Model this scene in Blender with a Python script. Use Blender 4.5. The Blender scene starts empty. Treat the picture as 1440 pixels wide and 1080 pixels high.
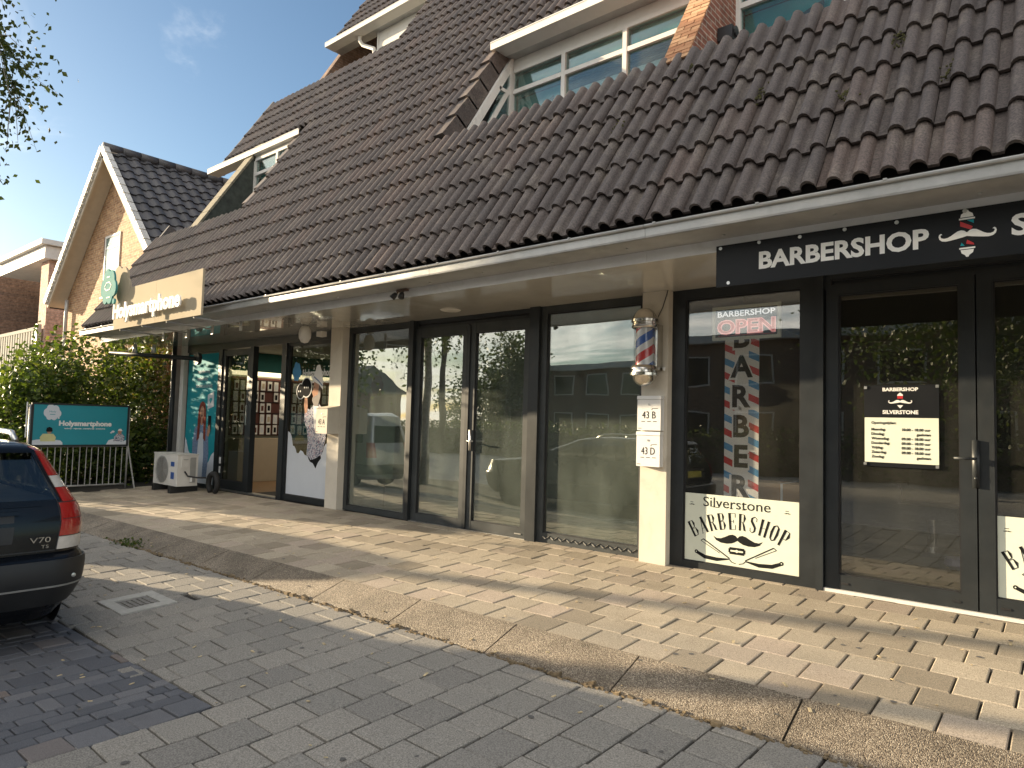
import bpy, math, random
from mathutils import Vector, Matrix
random.seed(7)
R = math.radians
SC = bpy.context.scene
COL = SC.collection

# ------------------------------------------------------------------ camera
CAM = Vector((0.0, -6.365, 1.35))
FPX = 973.4
c_r = Vector((.7630, .6460, .0270)); c_u = Vector((.0170, -.0610, .9980))
c_f = Vector((-.6465, .7608, .0575)).normalized()
c_r = (c_r - c_f * c_r.dot(c_f)).normalized(); c_u = c_r.cross(c_f)
cd = bpy.data.cameras.new('camera'); cam = bpy.data.objects.new('camera', cd); COL.objects.link(cam)
cd.sensor_width = 36.0; cd.lens = FPX / 1440 * 36; cd.clip_start = .05; cd.clip_end = 2000
M = Matrix((c_r, c_u, -c_f)).transposed().to_4x4(); M.translation = CAM
cam.matrix_world = M; SC.camera = cam

def project(p):
    d = Vector(p) - CAM; z = d.dot(c_f)
    if z < .1: return None
    return 720 + FPX * d.dot(c_r) / z, 540 - FPX * d.dot(c_u) / z, z
def in_view(p, m=60):
    q = project(p)
    return q is not None and -m < q[0] < 1440 + m and -m < q[1] < 1080 + m

# ------------------------------------------------------------------ sky, sun, exposure
SUN_TO = Vector((-1.0, -.30, .19)).normalized()
EL = math.asin(SUN_TO.z); AZ = math.atan2(SUN_TO.x, SUN_TO.y)
W = bpy.data.worlds.new('World'); SC.world = W; W.use_nodes = True
nt = W.node_tree; nt.nodes.clear()
def N(t, typ, **kw):
    n = t.nodes.new(typ)
    for k, v in kw.items(): setattr(n, k, v)
    return n
out = N(nt, 'ShaderNodeOutputWorld'); bg = N(nt, 'ShaderNodeBackground')
sky = N(nt, 'ShaderNodeTexSky', sky_type='NISHITA', sun_disc=False, sun_elevation=EL, sun_rotation=AZ % (2 * math.pi),
        air_density=1.0, dust_density=.9, ozone_density=2.0, altitude=0)
tc = N(nt, 'ShaderNodeTexCoord'); sep = N(nt, 'ShaderNodeSeparateXYZ'); L = nt.links.new
def wm(op, a, b=None, clamp=False):
    n_ = N(nt, 'ShaderNodeMath', operation=op, use_clamp=clamp)
    for k, q in enumerate((a, b)):
        if q is None: continue
        if hasattr(q, 'links'): L(q, n_.inputs[k])
        else: n_.inputs[k].default_value = q
    return n_.outputs[0]
L(tc.outputs['Generated'], sep.inputs[0]); dx, dy, dz = sep.outputs
den = wm('ADD', wm('MAXIMUM', dz, 0.0), .12)                     # flat cloud layer seen in perspective
cb = N(nt, 'ShaderNodeCombineXYZ'); L(wm('DIVIDE', dx, den), cb.inputs[0]); L(wm('MULTIPLY', wm('DIVIDE', dy, den), 1.7), cb.inputs[1])
nz = N(nt, 'ShaderNodeTexNoise'); nz.inputs['Scale'].default_value = .85; nz.inputs['Detail'].default_value = 8; nz.inputs['Roughness'].default_value = .60; nz.inputs['Distortion'].default_value = .5
L(cb.outputs[0], nz.inputs['Vector'])
# the sky over the street behind the camera carries far more cloud than the clear part in view, as the windows mirror it, brightened further to lift the ambient light
cov = N(nt, 'ShaderNodeMapRange', interpolation_type='SMOOTHSTEP'); L(dy, cov.inputs['Value'])
cov.inputs['From Min'].default_value = .35; cov.inputs['From Max'].default_value = -.25; cov.inputs['To Min'].default_value = .60; cov.inputs['To Max'].default_value = .36
cf = N(nt, 'ShaderNodeMapRange', interpolation_type='SMOOTHSTEP'); L(nz.outputs['Fac'], cf.inputs['Value']); L(cov.outputs[0], cf.inputs['From Min']); L(wm('ADD', cov.outputs[0], .24), cf.inputs['From Max'])
fac = wm('MULTIPLY', cf.outputs[0], .85, True)
tint = N(nt, 'ShaderNodeMix', data_type='RGBA', blend_type='MULTIPLY'); tint.inputs[0].default_value = 1; tint.inputs[7].default_value = (.80, .86, .89, 1)
mix = N(nt, 'ShaderNodeMix', data_type='RGBA'); mix.inputs[7].default_value = (13.0, 12.2, 11.0, 1)
L(sky.outputs[0], tint.inputs[6]); L(fac, mix.inputs[0]); L(tint.outputs[2], mix.inputs[6]); L(mix.outputs[2], bg.inputs['Color']); bg.inputs['Strength'].default_value = .078
L(bg.outputs[0], out.inputs[0])
sd = bpy.data.lights.new('sun', 'SUN'); sd.energy = 5.0; sd.angle = R(.6); sd.color = (1.0, .80, .53)
so = bpy.data.objects.new('sun', sd); COL.objects.link(so); so.rotation_euler = SUN_TO.to_track_quat('Z', 'Y').to_euler(); so.location = (-30, -12, 20)
SC.view_settings.view_transform = 'Standard'; SC.view_settings.look = 'None'; SC.view_settings.gamma = 1
SC.view_settings.use_curve_mapping = False; SC.view_settings.exposure = 1.55
SC.render.engine = 'CYCLES'
SC.cycles.max_bounces = 8; SC.cycles.transparent_max_bounces = 16; SC.cycles.glossy_bounces = 4; SC.cycles.diffuse_bounces = 4
SC.cycles.caustics_reflective = False; SC.cycles.caustics_refractive = False; SC.cycles.use_denoising = True

# ------------------------------------------------------------------ materials
MATS = {}
def newmat(name):
    m = bpy.data.materials.new(name); m.use_nodes = True; t = m.node_tree
    p = t.nodes['Principled BSDF']; MATS[name] = m
    return m, t, p
def ramp(t, stops):
    r = N(t, 'ShaderNodeValToRGB'); e = r.color_ramp.elements
    while len(e) < len(stops): e.new(.5)
    for k, (pos, c) in enumerate(stops):
        e[k].position = pos; e[k].color = (*c, 1) if len(c) == 3 else c
    return r
def noise(t, scale, detail=4, rough=.55, vec=None, dist=0):
    n = N(t, 'ShaderNodeTexNoise'); n.inputs['Scale'].default_value = scale; n.inputs['Detail'].default_value = detail
    n.inputs['Roughness'].default_value = rough; n.inputs['Distortion'].default_value = dist
    if vec is not None: t.links.new(vec, n.inputs['Vector'])
    return n
def worldvec(t, scale=(1, 1, 1)):
    g = N(t, 'ShaderNodeNewGeometry'); mpn = N(t, 'ShaderNodeMapping'); mpn.inputs['Scale'].default_value = scale
    t.links.new(g.outputs['Position'], mpn.inputs['Vector']); return mpn.outputs[0]
def mixc(t, fac, a, b, mode='MIX'):
    m = N(t, 'ShaderNodeMix', data_type='RGBA', blend_type=mode)
    for sock, v in ((m.inputs[0], fac), (m.inputs[6], a), (m.inputs[7], b)):
        if hasattr(v, 'links'): t.links.new(v, sock)
        elif isinstance(v, (int, float)): sock.default_value = v
        else: sock.default_value = (*v, 1)
    return m.outputs[2]
def bumpn(t, p, h, strength=.3, dist=.01):
    b = N(t, 'ShaderNodeBump'); b.inputs['Strength'].default_value = strength; b.inputs['Distance'].default_value = dist
    t.links.new(h, b.inputs['Height']); t.links.new(b.outputs[0], p.inputs['Normal'])
def rnd_val(t):
    a = N(t, 'ShaderNodeAttribute', attribute_name='rnd'); o = N(t, 'ShaderNodeObjectInfo')
    s = N(t, 'ShaderNodeMath', operation='ADD'); f = N(t, 'ShaderNodeMath', operation='FRACT')
    t.links.new(a.outputs['Fac'], s.inputs[0]); t.links.new(o.outputs['Random'], s.inputs[1]); t.links.new(s.outputs[0], f.inputs[0])
    return f.outputs[0]
def mat(name, col, rough=.5, var=.12, scale=6, metal=0, bump=0, bscale=60, spec=.5, dirt=None, coat=0):
    m, t, p = newmat(name)
    v = worldvec(t); n = noise(t, scale, 6, .6, v)
    lo = [c * (1 - var) for c in col]; hi = [min(1, c * (1 + var)) for c in col]
    r = ramp(t, [(.3, lo), (.7, hi)]); t.links.new(n.outputs['Fac'], r.inputs[0]); c = r.outputs[0]
    if dirt:
        n2 = noise(t, scale * .6, 8, .7, v, 1.0); r2 = ramp(t, [(.52, (0, 0, 0)), (.78, (1, 1, 1))]); t.links.new(n2.outputs['Fac'], r2.inputs[0])
        k = N(t, 'ShaderNodeMath', operation='MULTIPLY'); k.inputs[1].default_value = .55; t.links.new(r2.outputs[0], k.inputs[0])
        c = mixc(t, k.outputs[0], c, dirt)
    t.links.new(c, p.inputs['Base Color'])
    rr = N(t, 'ShaderNodeMapRange'); rr.inputs['To Min'].default_value = max(0, rough - .08); rr.inputs['To Max'].default_value = min(1, rough + .1)
    t.links.new(n.outputs['Fac'], rr.inputs['Value']); t.links.new(rr.outputs[0], p.inputs['Roughness'])
    p.inputs['Metallic'].default_value = metal; p.inputs['Specular IOR Level'].default_value = spec; p.inputs['Coat Weight'].default_value = coat
    if bump: bumpn(t, p, noise(t, bscale, 5, .6, v).outputs['Fac'], bump, .004)
    return m
def emis(name, col, s):
    m, t, p = newmat(name); p.inputs['Base Color'].default_value = (*col, 1); p.inputs['Emission Color'].default_value = (*col, 1)
    p.inputs['Emission Strength'].default_value = s; return m
def glass(name, tint=(.8, .84, .8), refl=1.6, dust=.03, dustcol=(.5, .5, .42), cap=.32):
    m, t, p = newmat(name); t.nodes.remove(p); o = t.nodes['Material Output']
    tr = N(t, 'ShaderNodeBsdfTransparent'); tr.inputs[0].default_value = (*tint, 1)
    gl = N(t, 'ShaderNodeBsdfGlossy'); gl.inputs['Roughness'].default_value = .004; gl.inputs[0].default_value = (.96, .97, .95, 1)
    fr = N(t, 'ShaderNodeFresnel'); fr.inputs[0].default_value = 1.5
    k = N(t, 'ShaderNodeMath', operation='MULTIPLY', use_clamp=True); k.inputs[1].default_value = refl
    ms = N(t, 'ShaderNodeMixShader'); t.links.new(fr.outputs[0], k.inputs[0]); mn = N(t, 'ShaderNodeMath', operation='MINIMUM'); mn.inputs[1].default_value = cap; t.links.new(k.outputs[0], mn.inputs[0]); t.links.new(mn.outputs[0], ms.inputs[0])
    v = worldvec(t, (1, 1, .35)); w = noise(t, .9, 2, .5, worldvec(t)); b = N(t, 'ShaderNodeBump'); b.inputs['Strength'].default_value = .05; b.inputs['Distance'].default_value = .05
    t.links.new(w.outputs['Fac'], b.inputs['Height']); t.links.new(b.outputs[0], gl.inputs['Normal'])
    t.links.new(tr.outputs[0], ms.inputs[1]); t.links.new(gl.outputs[0], ms.inputs[2])
    df = N(t, 'ShaderNodeBsdfDiffuse'); df.inputs[0].default_value = (*dustcol, 1); m2 = N(t, 'ShaderNodeMixShader')
    dn = noise(t, 2.2, 7, .65, v); rr = N(t, 'ShaderNodeMapRange'); rr.inputs['From Min'].default_value = .3; rr.inputs['From Max'].default_value = .75
    rr.inputs['To Min'].default_value = dust * .4; rr.inputs['To Max'].default_value = dust * 1.8
    t.links.new(dn.outputs['Fac'], rr.inputs['Value']); t.links.new(rr.outputs[0], m2.inputs[0])
    t.links.new(ms.outputs[0], m2.inputs[1]); t.links.new(df.outputs[0], m2.inputs[2]); t.links.new(m2.outputs[0], o.inputs[0])
    return m
def tile_mat(name, stops, lichen, lich_amt=.5):
    m, t, p = newmat(name); rv = rnd_val(t); v = worldvec(t)
    r = ramp(t, stops); t.links.new(rv, r.inputs[0]); c = r.outputs[0]
    n1 = noise(t, 3.2, 8, .68, v); r1 = ramp(t, [(.50, (0, 0, 0)), (.72, (1, 1, 1))]); t.links.new(n1.outputs['Fac'], r1.inputs[0])
    k = N(t, 'ShaderNodeMath', operation='MULTIPLY'); k.inputs[1].default_value = lich_amt; t.links.new(r1.outputs[0], k.inputs[0])
    c = mixc(t, k.outputs[0], c, lichen)
    n2 = noise(t, 70, 4, .7, v); r2 = ramp(t, [(.38, (.55, .55, .55)), (.62, (1.35, 1.35, 1.35))]); t.links.new(n2.outputs['Fac'], r2.inputs[0])
    c = mixc(t, 1.0, c, r2.outputs[0], 'MULTIPLY')
    n3 = noise(t, 9, 6, .75, v); r3 = ramp(t, [(.60, (0, 0, 0)), (.70, (1, 1, 1))]); t.links.new(n3.outputs['Fac'], r3.inputs[0])
    k3 = N(t, 'ShaderNodeMath', operation='MULTIPLY'); k3.inputs[1].default_value = .5; t.links.new(r3.outputs[0], k3.inputs[0])
    c = mixc(t, k3.outputs[0], c, (.035, .032, .028))
    t.links.new(c, p.inputs['Base Color']); p.inputs['Roughness'].default_value = .60; p.inputs['Specular IOR Level'].default_value = .55
    bumpn(t, p, n2.outputs['Fac'], .5, .004); return m
def paver_mat(name, stops, grain=240, gstr=.3, stain=(.10, .09, .08), speck=(.72, 1.28)):
    m, t, p = newmat(name); rv = rnd_val(t); v = worldvec(t)
    r = ramp(t, stops); t.links.new(rv, r.inputs[0]); c = r.outputs[0]
    n1 = noise(t, 2.6, 7, .65, v); r1 = ramp(t, [(.50, (0, 0, 0)), (.80, (1, 1, 1))]); t.links.new(n1.outputs['Fac'], r1.inputs[0])
    k = N(t, 'ShaderNodeMath', operation='MULTIPLY'); k.inputs[1].default_value = .45; t.links.new(r1.outputs[0], k.inputs[0])
    c = mixc(t, k.outputs[0], c, stain)
    n2 = noise(t, grain, 3, .8, v); r2 = ramp(t, [(.36, (speck[0],) * 3), (.64, (speck[1],) * 3)]); t.links.new(n2.outputs['Fac'], r2.inputs[0])
    c = mixc(t, 1.0, c, r2.outputs[0], 'MULTIPLY')
    t.links.new(c, p.inputs['Base Color']); p.inputs['Roughness'].default_value = .85; p.inputs['Specular IOR Level'].default_value = .3
    bumpn(t, p, n2.outputs['Fac'], gstr, .003); return m
def brick_mat(name, c1, c2, mortar, bw=.22, bh=.066, ax='xz', rot=0):
    m, t, p = newmat(name); g = N(t, 'ShaderNodeNewGeometry'); s = N(t, 'ShaderNodeSeparateXYZ'); cb = N(t, 'ShaderNodeCombineXYZ')
    t.links.new(g.outputs['Position'], s.inputs[0])
    t.links.new(s.outputs[0 if ax[0] == 'x' else 1], cb.inputs[0]); t.links.new(s.outputs[2 if ax[1] == 'z' else 1], cb.inputs[1])
    b = N(t, 'ShaderNodeTexBrick'); b.inputs['Scale'].default_value = 1; b.inputs['Brick Width'].default_value = bw; b.inputs['Row Height'].default_value = bh
    b.inputs['Mortar Size'].default_value = .006; b.inputs['Mortar Smooth'].default_value = .2; b.inputs['Bias'].default_value = 0
    b.inputs['Color1'].default_value = (*c1, 1); b.inputs['Color2'].default_value = (*c2, 1); b.inputs['Mortar'].default_value = (*mortar, 1)
    t.links.new(cb.outputs[0], b.inputs['Vector']); n = noise(t, 11, 4, .75, g.outputs['Position'])
    r = ramp(t, [(.32, (.55,) * 3), (.68, (1.45,) * 3)]); t.links.new(n.outputs['Fac'], r.inputs[0])
    t.links.new(mixc(t, 1.0, b.outputs['Color'], r.outputs[0], 'MULTIPLY'), p.inputs['Base Color']); p.inputs['Roughness'].default_value = .88
    inv = N(t, 'ShaderNodeMath', operation='SUBTRACT'); inv.inputs[0].default_value = 1; t.links.new(b.outputs['Fac'], inv.inputs[1])
    bumpn(t, p, inv.outputs[0], .6, .008); return m
def leaf_mat(name, stops, trans=.35):
    m, t, p = newmat(name); g = N(t, 'ShaderNodeNewGeometry'); r = ramp(t, stops)
    t.links.new(g.outputs['Random Per Island'], r.inputs[0]); t.links.new(r.outputs[0], p.inputs['Base Color'])
    p.inputs['Roughness'].default_value = .5; p.inputs['Specular IOR Level'].default_value = .35
    tl = N(t, 'ShaderNodeBsdfTranslucent'); ms = N(t, 'ShaderNodeMixShader'); ms.inputs[0].default_value = trans
    t.links.new(mixc(t, 1.0, r.outputs[0], (1.5, 1.6, .7), 'MULTIPLY'), tl.inputs[0])
    t.links.new(p.outputs[0], ms.inputs[1]); t.links.new(tl.outputs[0], ms.inputs[2]); t.links.new(ms.outputs[0], t.nodes['Material Output'].inputs[0])
    return m

m_tile = tile_mat('brown_roof_tile', [(0, (.076, .062, .057)), (.35, (.088, .071, .065)), (.7, (.097, .077, .069)), (1, (.12, .088, .075))], (.205, .175, .145), .6)
m_tile2 = tile_mat('slate_roof_tile', [(0, (.05, .05, .055)), (1, (.085, .082, .088))], (.11, .11, .10), .3)
m_verge = tile_mat('white_verge_tile', [(0, (.55, .54, .5)), (1, (.7, .69, .65))], (.45, .43, .36), .4)
m_roofdeck = mat('roof_deck', (.03, .027, .025), .9)
m_slab = paver_mat('concrete_slab', [(0, (.27, .23, .175)), (.3, (.36, .31, .24)), (.7, (.43, .37, .285)), (.88, (.41, .34, .275)), (1, (.25, .215, .165))], 150, .55, (.21, .175, .125), (.55, 1.45))
m_street = paver_mat('street_slab', [(0, (.215, .203, .185)), (.5, (.25, .236, .212)), (1, (.285, .265, .235))], 120, .55, (.20, .195, .18), (.58, 1.42))
m_clinker = paver_mat('dark_clinker', [(0, (.09, .095, .11)), (.5, (.125, .13, .145)), (.9, (.16, .16, .17)), (1, (.17, .14, .125))], 220, .35, (.06, .06, .065))
m_joint = mat('joint_sand', (.026, .022, .018), .95, .3, 12, bump=.4, bscale=200)
m_ground = brick_mat('far_paving', (.27, .26, .245), (.34, .325, .31), (.12, .115, .11), .30, .27, 'xy')
# exposed aggregate kerb
m_agg, t, p = newmat('pebble_concrete')
v = worldvec(t); vo = N(t, 'ShaderNodeTexVoronoi'); vo.inputs['Scale'].default_value = 165; t.links.new(v, vo.inputs['Vector'])
sp_ = N(t, 'ShaderNodeSeparateColor'); t.links.new(vo.outputs['Color'], sp_.inputs[0])
r = ramp(t, [(0, (.15, .12, .09)), (.35, (.25, .205, .155)), (.6, (.35, .29, .22)), (.8, (.45, .385, .30)), (1, (.60, .54, .44))]); t.links.new(sp_.outputs[0], r.inputs[0])
d1 = ramp(t, [(.0, (1, 1, 1)), (.55, (.8, .8, .8)), (.9, (.3, .27, .24))])
vs = N(t, 'ShaderNodeMath', operation='MULTIPLY'); vs.inputs[1].default_value = 1.0; t.links.new(vo.outputs['Distance'], vs.inputs[0]); t.links.new(vs.outputs[0], d1.inputs[0])
n1 = noise(t, 2.5, 6, .6, v); r1 = ramp(t, [(.35, (.58, .56, .53)), (.7, (1.12, 1.1, 1.08))]); t.links.new(n1.outputs['Fac'], r1.inputs[0])
t.links.new(mixc(t, 1.0, mixc(t, 1.0, r.outputs[0], d1.outputs[0], 'MULTIPLY'), r1.outputs[0], 'MULTIPLY'), p.inputs['Base Color']); p.inputs['Roughness'].default_value = .6
iv = N(t, 'ShaderNodeMath', operation='SUBTRACT'); iv.inputs[0].default_value = 1; t.links.new(vo.outputs['Distance'], iv.inputs[1]); bumpn(t, p, iv.outputs[0], 1.0, .008)

m_white = mat('white_paint', (.72, .70, .66), .6, spec=.15, var=.05, scale=3, bump=.05, dirt=(.5, .47, .4))
m_pillar = mat('pillar_plaster', (.68, .63, .54), .85, spec=.1, var=.07, scale=3, bump=.15, bscale=150, dirt=(.46, .41, .33))
m_pvc = mat('white_gloss_panel', (.82, .79, .72), .16, .04, 2, coat=1, dirt=(.58, .54, .46))
m_fascia = mat('white_fascia', (.84, .85, .86), .22, .05, 4, coat=1, dirt=(.55, .54, .5))
m_frame = mat('anthracite_frame', (.022, .026, .029), .4, .15, 4, spec=.35, dirt=(.042, .042, .04))
m_framegrey = mat('dusty_anthracite_frame', (.048, .054, .056), .45, .2, 4, spec=.3, dirt=(.085, .085, .08))
m_alu = mat('aluminium', (.62, .62, .6), .32, .1, 8, metal=.9)
m_zinc = mat('grey_zinc', (.42, .42, .41), .42, .14, 5, metal=.35, dirt=(.27, .26, .24))
m_chrome = mat('worn_chrome', (.62, .6, .56), .18, .15, 12, metal=1)
m_black = mat('black_plastic', (.018, .018, .02), .45, .2)
m_cream = mat('cream_panel', (.43, .37, .27), .85, .04, 2, spec=.08)
m_letter = mat('white_letter', (.88, .87, .83), .7, .03, spec=.1)
m_glass = glass('shop_glass', (.66, .73, .68), 5.0, .15, (.30, .34, .31))
m_glassb = glass('dark_shop_glass', (.93, .93, .92), 2.6, .02, cap=.22)
m_glassd = glass('upper_glass', (.75, .85, .85), .9, .04)
m_glassh = glass('clear_shop_glass', (.62, .65, .62), 1.2, .008, cap=.14)
m_teal = mat('teal_print', (.02, .31, .37), .7, .05, 2, spec=.16)
m_tealb = mat('teal_board', (.015, .27, .34), .4, .05, 2)
m_tealblind = mat('teal_blind', (.03, .27, .27), .7, .1)
m_whitep = mat('white_print', (.78, .78, .77), .7, .02, spec=.12)
m_bluep = mat('pale_cloud_print', (.66, .70, .76), .7, .02, spec=.15)
m_ink = mat('black_ink', (.018, .019, .020), .9, .1, spec=.04)
m_banner = mat('black_banner', (.009, .010, .012), .4, .15, 3, spec=.25)
m_mint = mat('pale_sign_board', (.68, .71, .60), .75, .03, spec=.12)
m_red = mat('red_paint', (.50, .025, .03), .35, .06)
m_blue = mat('blue_paint', (.03, .10, .36), .35, .06)
m_lblue = mat('light_blue_print', (.10, .30, .55), .8, .06, spec=.1)
m_skin = mat('skin_print', (.45, .26, .18), .9, .12, 30, spec=.05)
m_hair = mat('hair_print', (.20, .055, .04), .9, .3, 30, spec=.05)
m_denim = mat('denim_print', (.20, .27, .40), .9, .5, 40, spec=.05)
m_shirt, t, p = newmat('patterned_shirt_print')
n1 = noise(t, 34, 3, .6, worldvec(t), 1.5); r = ramp(t, [(.0, (.05, .06, .12)), (.42, (.16, .18, .26)), (.47, (.55, .57, .62)), (.56, (.7, .7, .72)), (.6, (.38, .16, .2)), (.7, (.12, .15, .22))])
r.color_ramp.interpolation = 'CONSTANT'; t.links.new(n1.outputs['Fac'], r.inputs[0]); t.links.new(r.outputs[0], p.inputs['Base Color']); p.inputs['Roughness'].default_value = .9; p.inputs['Specular IOR Level'].default_value = .05
m_yellow = mat('yellow_shirt_print', (.62, .60, .30), .5, .1)
m_card = mat('cardboard', (.40, .25, .12), .8, .06)
m_brickL = brick_mat('sandy_brick', (.33, .17, .085), (.52, .32, .17), (.46, .38, .28))
m_brickD = brick_mat('dark_brick', (.16, .10, .075), (.22, .13, .09), (.2, .18, .16))
m_brickY = brick_mat('red_side_brick', (.20, .075, .05), (.27, .105, .07), (.4, .36, .3), .21, .065, 'yz')
m_brickp = paver_mat('fin_brick', [(0, (.33, .16, .085)), (.5, (.42, .23, .125)), (1, (.5, .31, .18))], 120, .4, (.25, .13, .08))
m_mortar = mat('mortar', (.42, .37, .3), .9, .1)
m_soff = mat('timber_soffit', (.50, .44, .36), .8, .06, spec=.15)
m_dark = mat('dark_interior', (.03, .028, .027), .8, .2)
m_roomw = mat('room_wall', (.42, .45, .40), .85, .05)
m_roomf = mat('room_floor', (.12, .115, .095), .55, .2)
m_beige = mat('beige_counter', (.52, .44, .33), .6, .04)
m_redwall = mat('red_brown_panel', (.13, .045, .035), .7, .15)
m_tealwall = mat('teal_wall', (.02, .15, .14), .7, .1)
m_wood = mat('brown_floor', (.28, .17, .09), .5, .2)
m_led = emis('led_strip', (1.0, .80, .50), .9)
m_bark = mat('bark', (.13, .10, .08), .9, .4, 14, bump=.6, bscale=30)
m_birch = mat('birch_bark', (.45, .42, .38), .8, .4, 12, bump=.4, bscale=30, dirt=(.06, .05, .045))
m_leafb = leaf_mat('birch_leaf', [(0, (.030, .048, .014)), (.5, (.055, .08, .02)), (1, (.10, .12, .03))], .3)
m_leaf = leaf_mat('shrub_leaf', [(0, (.03, .05, .012)), (.5, (.06, .09, .02)), (.85, (.10, .135, .028)), (1, (.15, .17, .045))])
m_leafv = leaf_mat('vine_leaf', [(0, (.06, .085, .02)), (.6, (.12, .13, .035)), (1, (.24, .17, .06))])
m_leaft = leaf_mat('tree_leaf', [(0, (.03, .05, .016)), (.6, (.06, .085, .025)), (1, (.10, .12, .03))], .25)
m_carpaint = mat('dark_blue_car_paint', (.004, .005, .007), .25, .1, 3, spec=.25, coat=.2)
m_carpaint2 = mat('silver_car_paint', (.35, .36, .37), .3, .05, 3, metal=.5, coat=1.0)
m_carplastic = mat('black_bumper_trim', (.016, .017, .019), .5, .15)
m_carwin = glass('tinted_car_window', (.30, .32, .32), 2.4, .0, cap=.28)
m_carglass = mat('car_glass', (.010, .013, .016), .04, .1, 2, spec=.8)
m_tail, t, p = newmat('red_lens'); p.inputs['Base Color'].default_value = (.36, .008, .008, 1); p.inputs['Roughness'].default_value = .12; p.inputs['Coat Weight'].default_value = 1
wv = N(t, 'ShaderNodeTexWave'); wv.inputs['Scale'].default_value = 28; t.links.new(worldvec(t), wv.inputs['Vector']); wv.bands_direction = 'Z'; bumpn(t, p, wv.outputs['Fac'], .2, .003)
m_clear = mat('clear_lens', (.55, .53, .50), .12, .1, 30, coat=1)
m_tyre = mat('tyre_rubber', (.016, .016, .016), .85, .2, bump=.2)
m_rim = mat('alloy_rim', (.5, .5, .5), .3, .1, metal=.8)
m_moss = mat('moss', (.065, .062, .02), .95, .4, 60, bump=.6)
m_tarp = mat('dark_rubber', (.02, .02, .02), .7)
m_plate = mat('number_plate', (.62, .50, .08), .4, .05)
m_bulb = mat('bulb_glass', (.8, .78, .7), .2)

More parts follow.
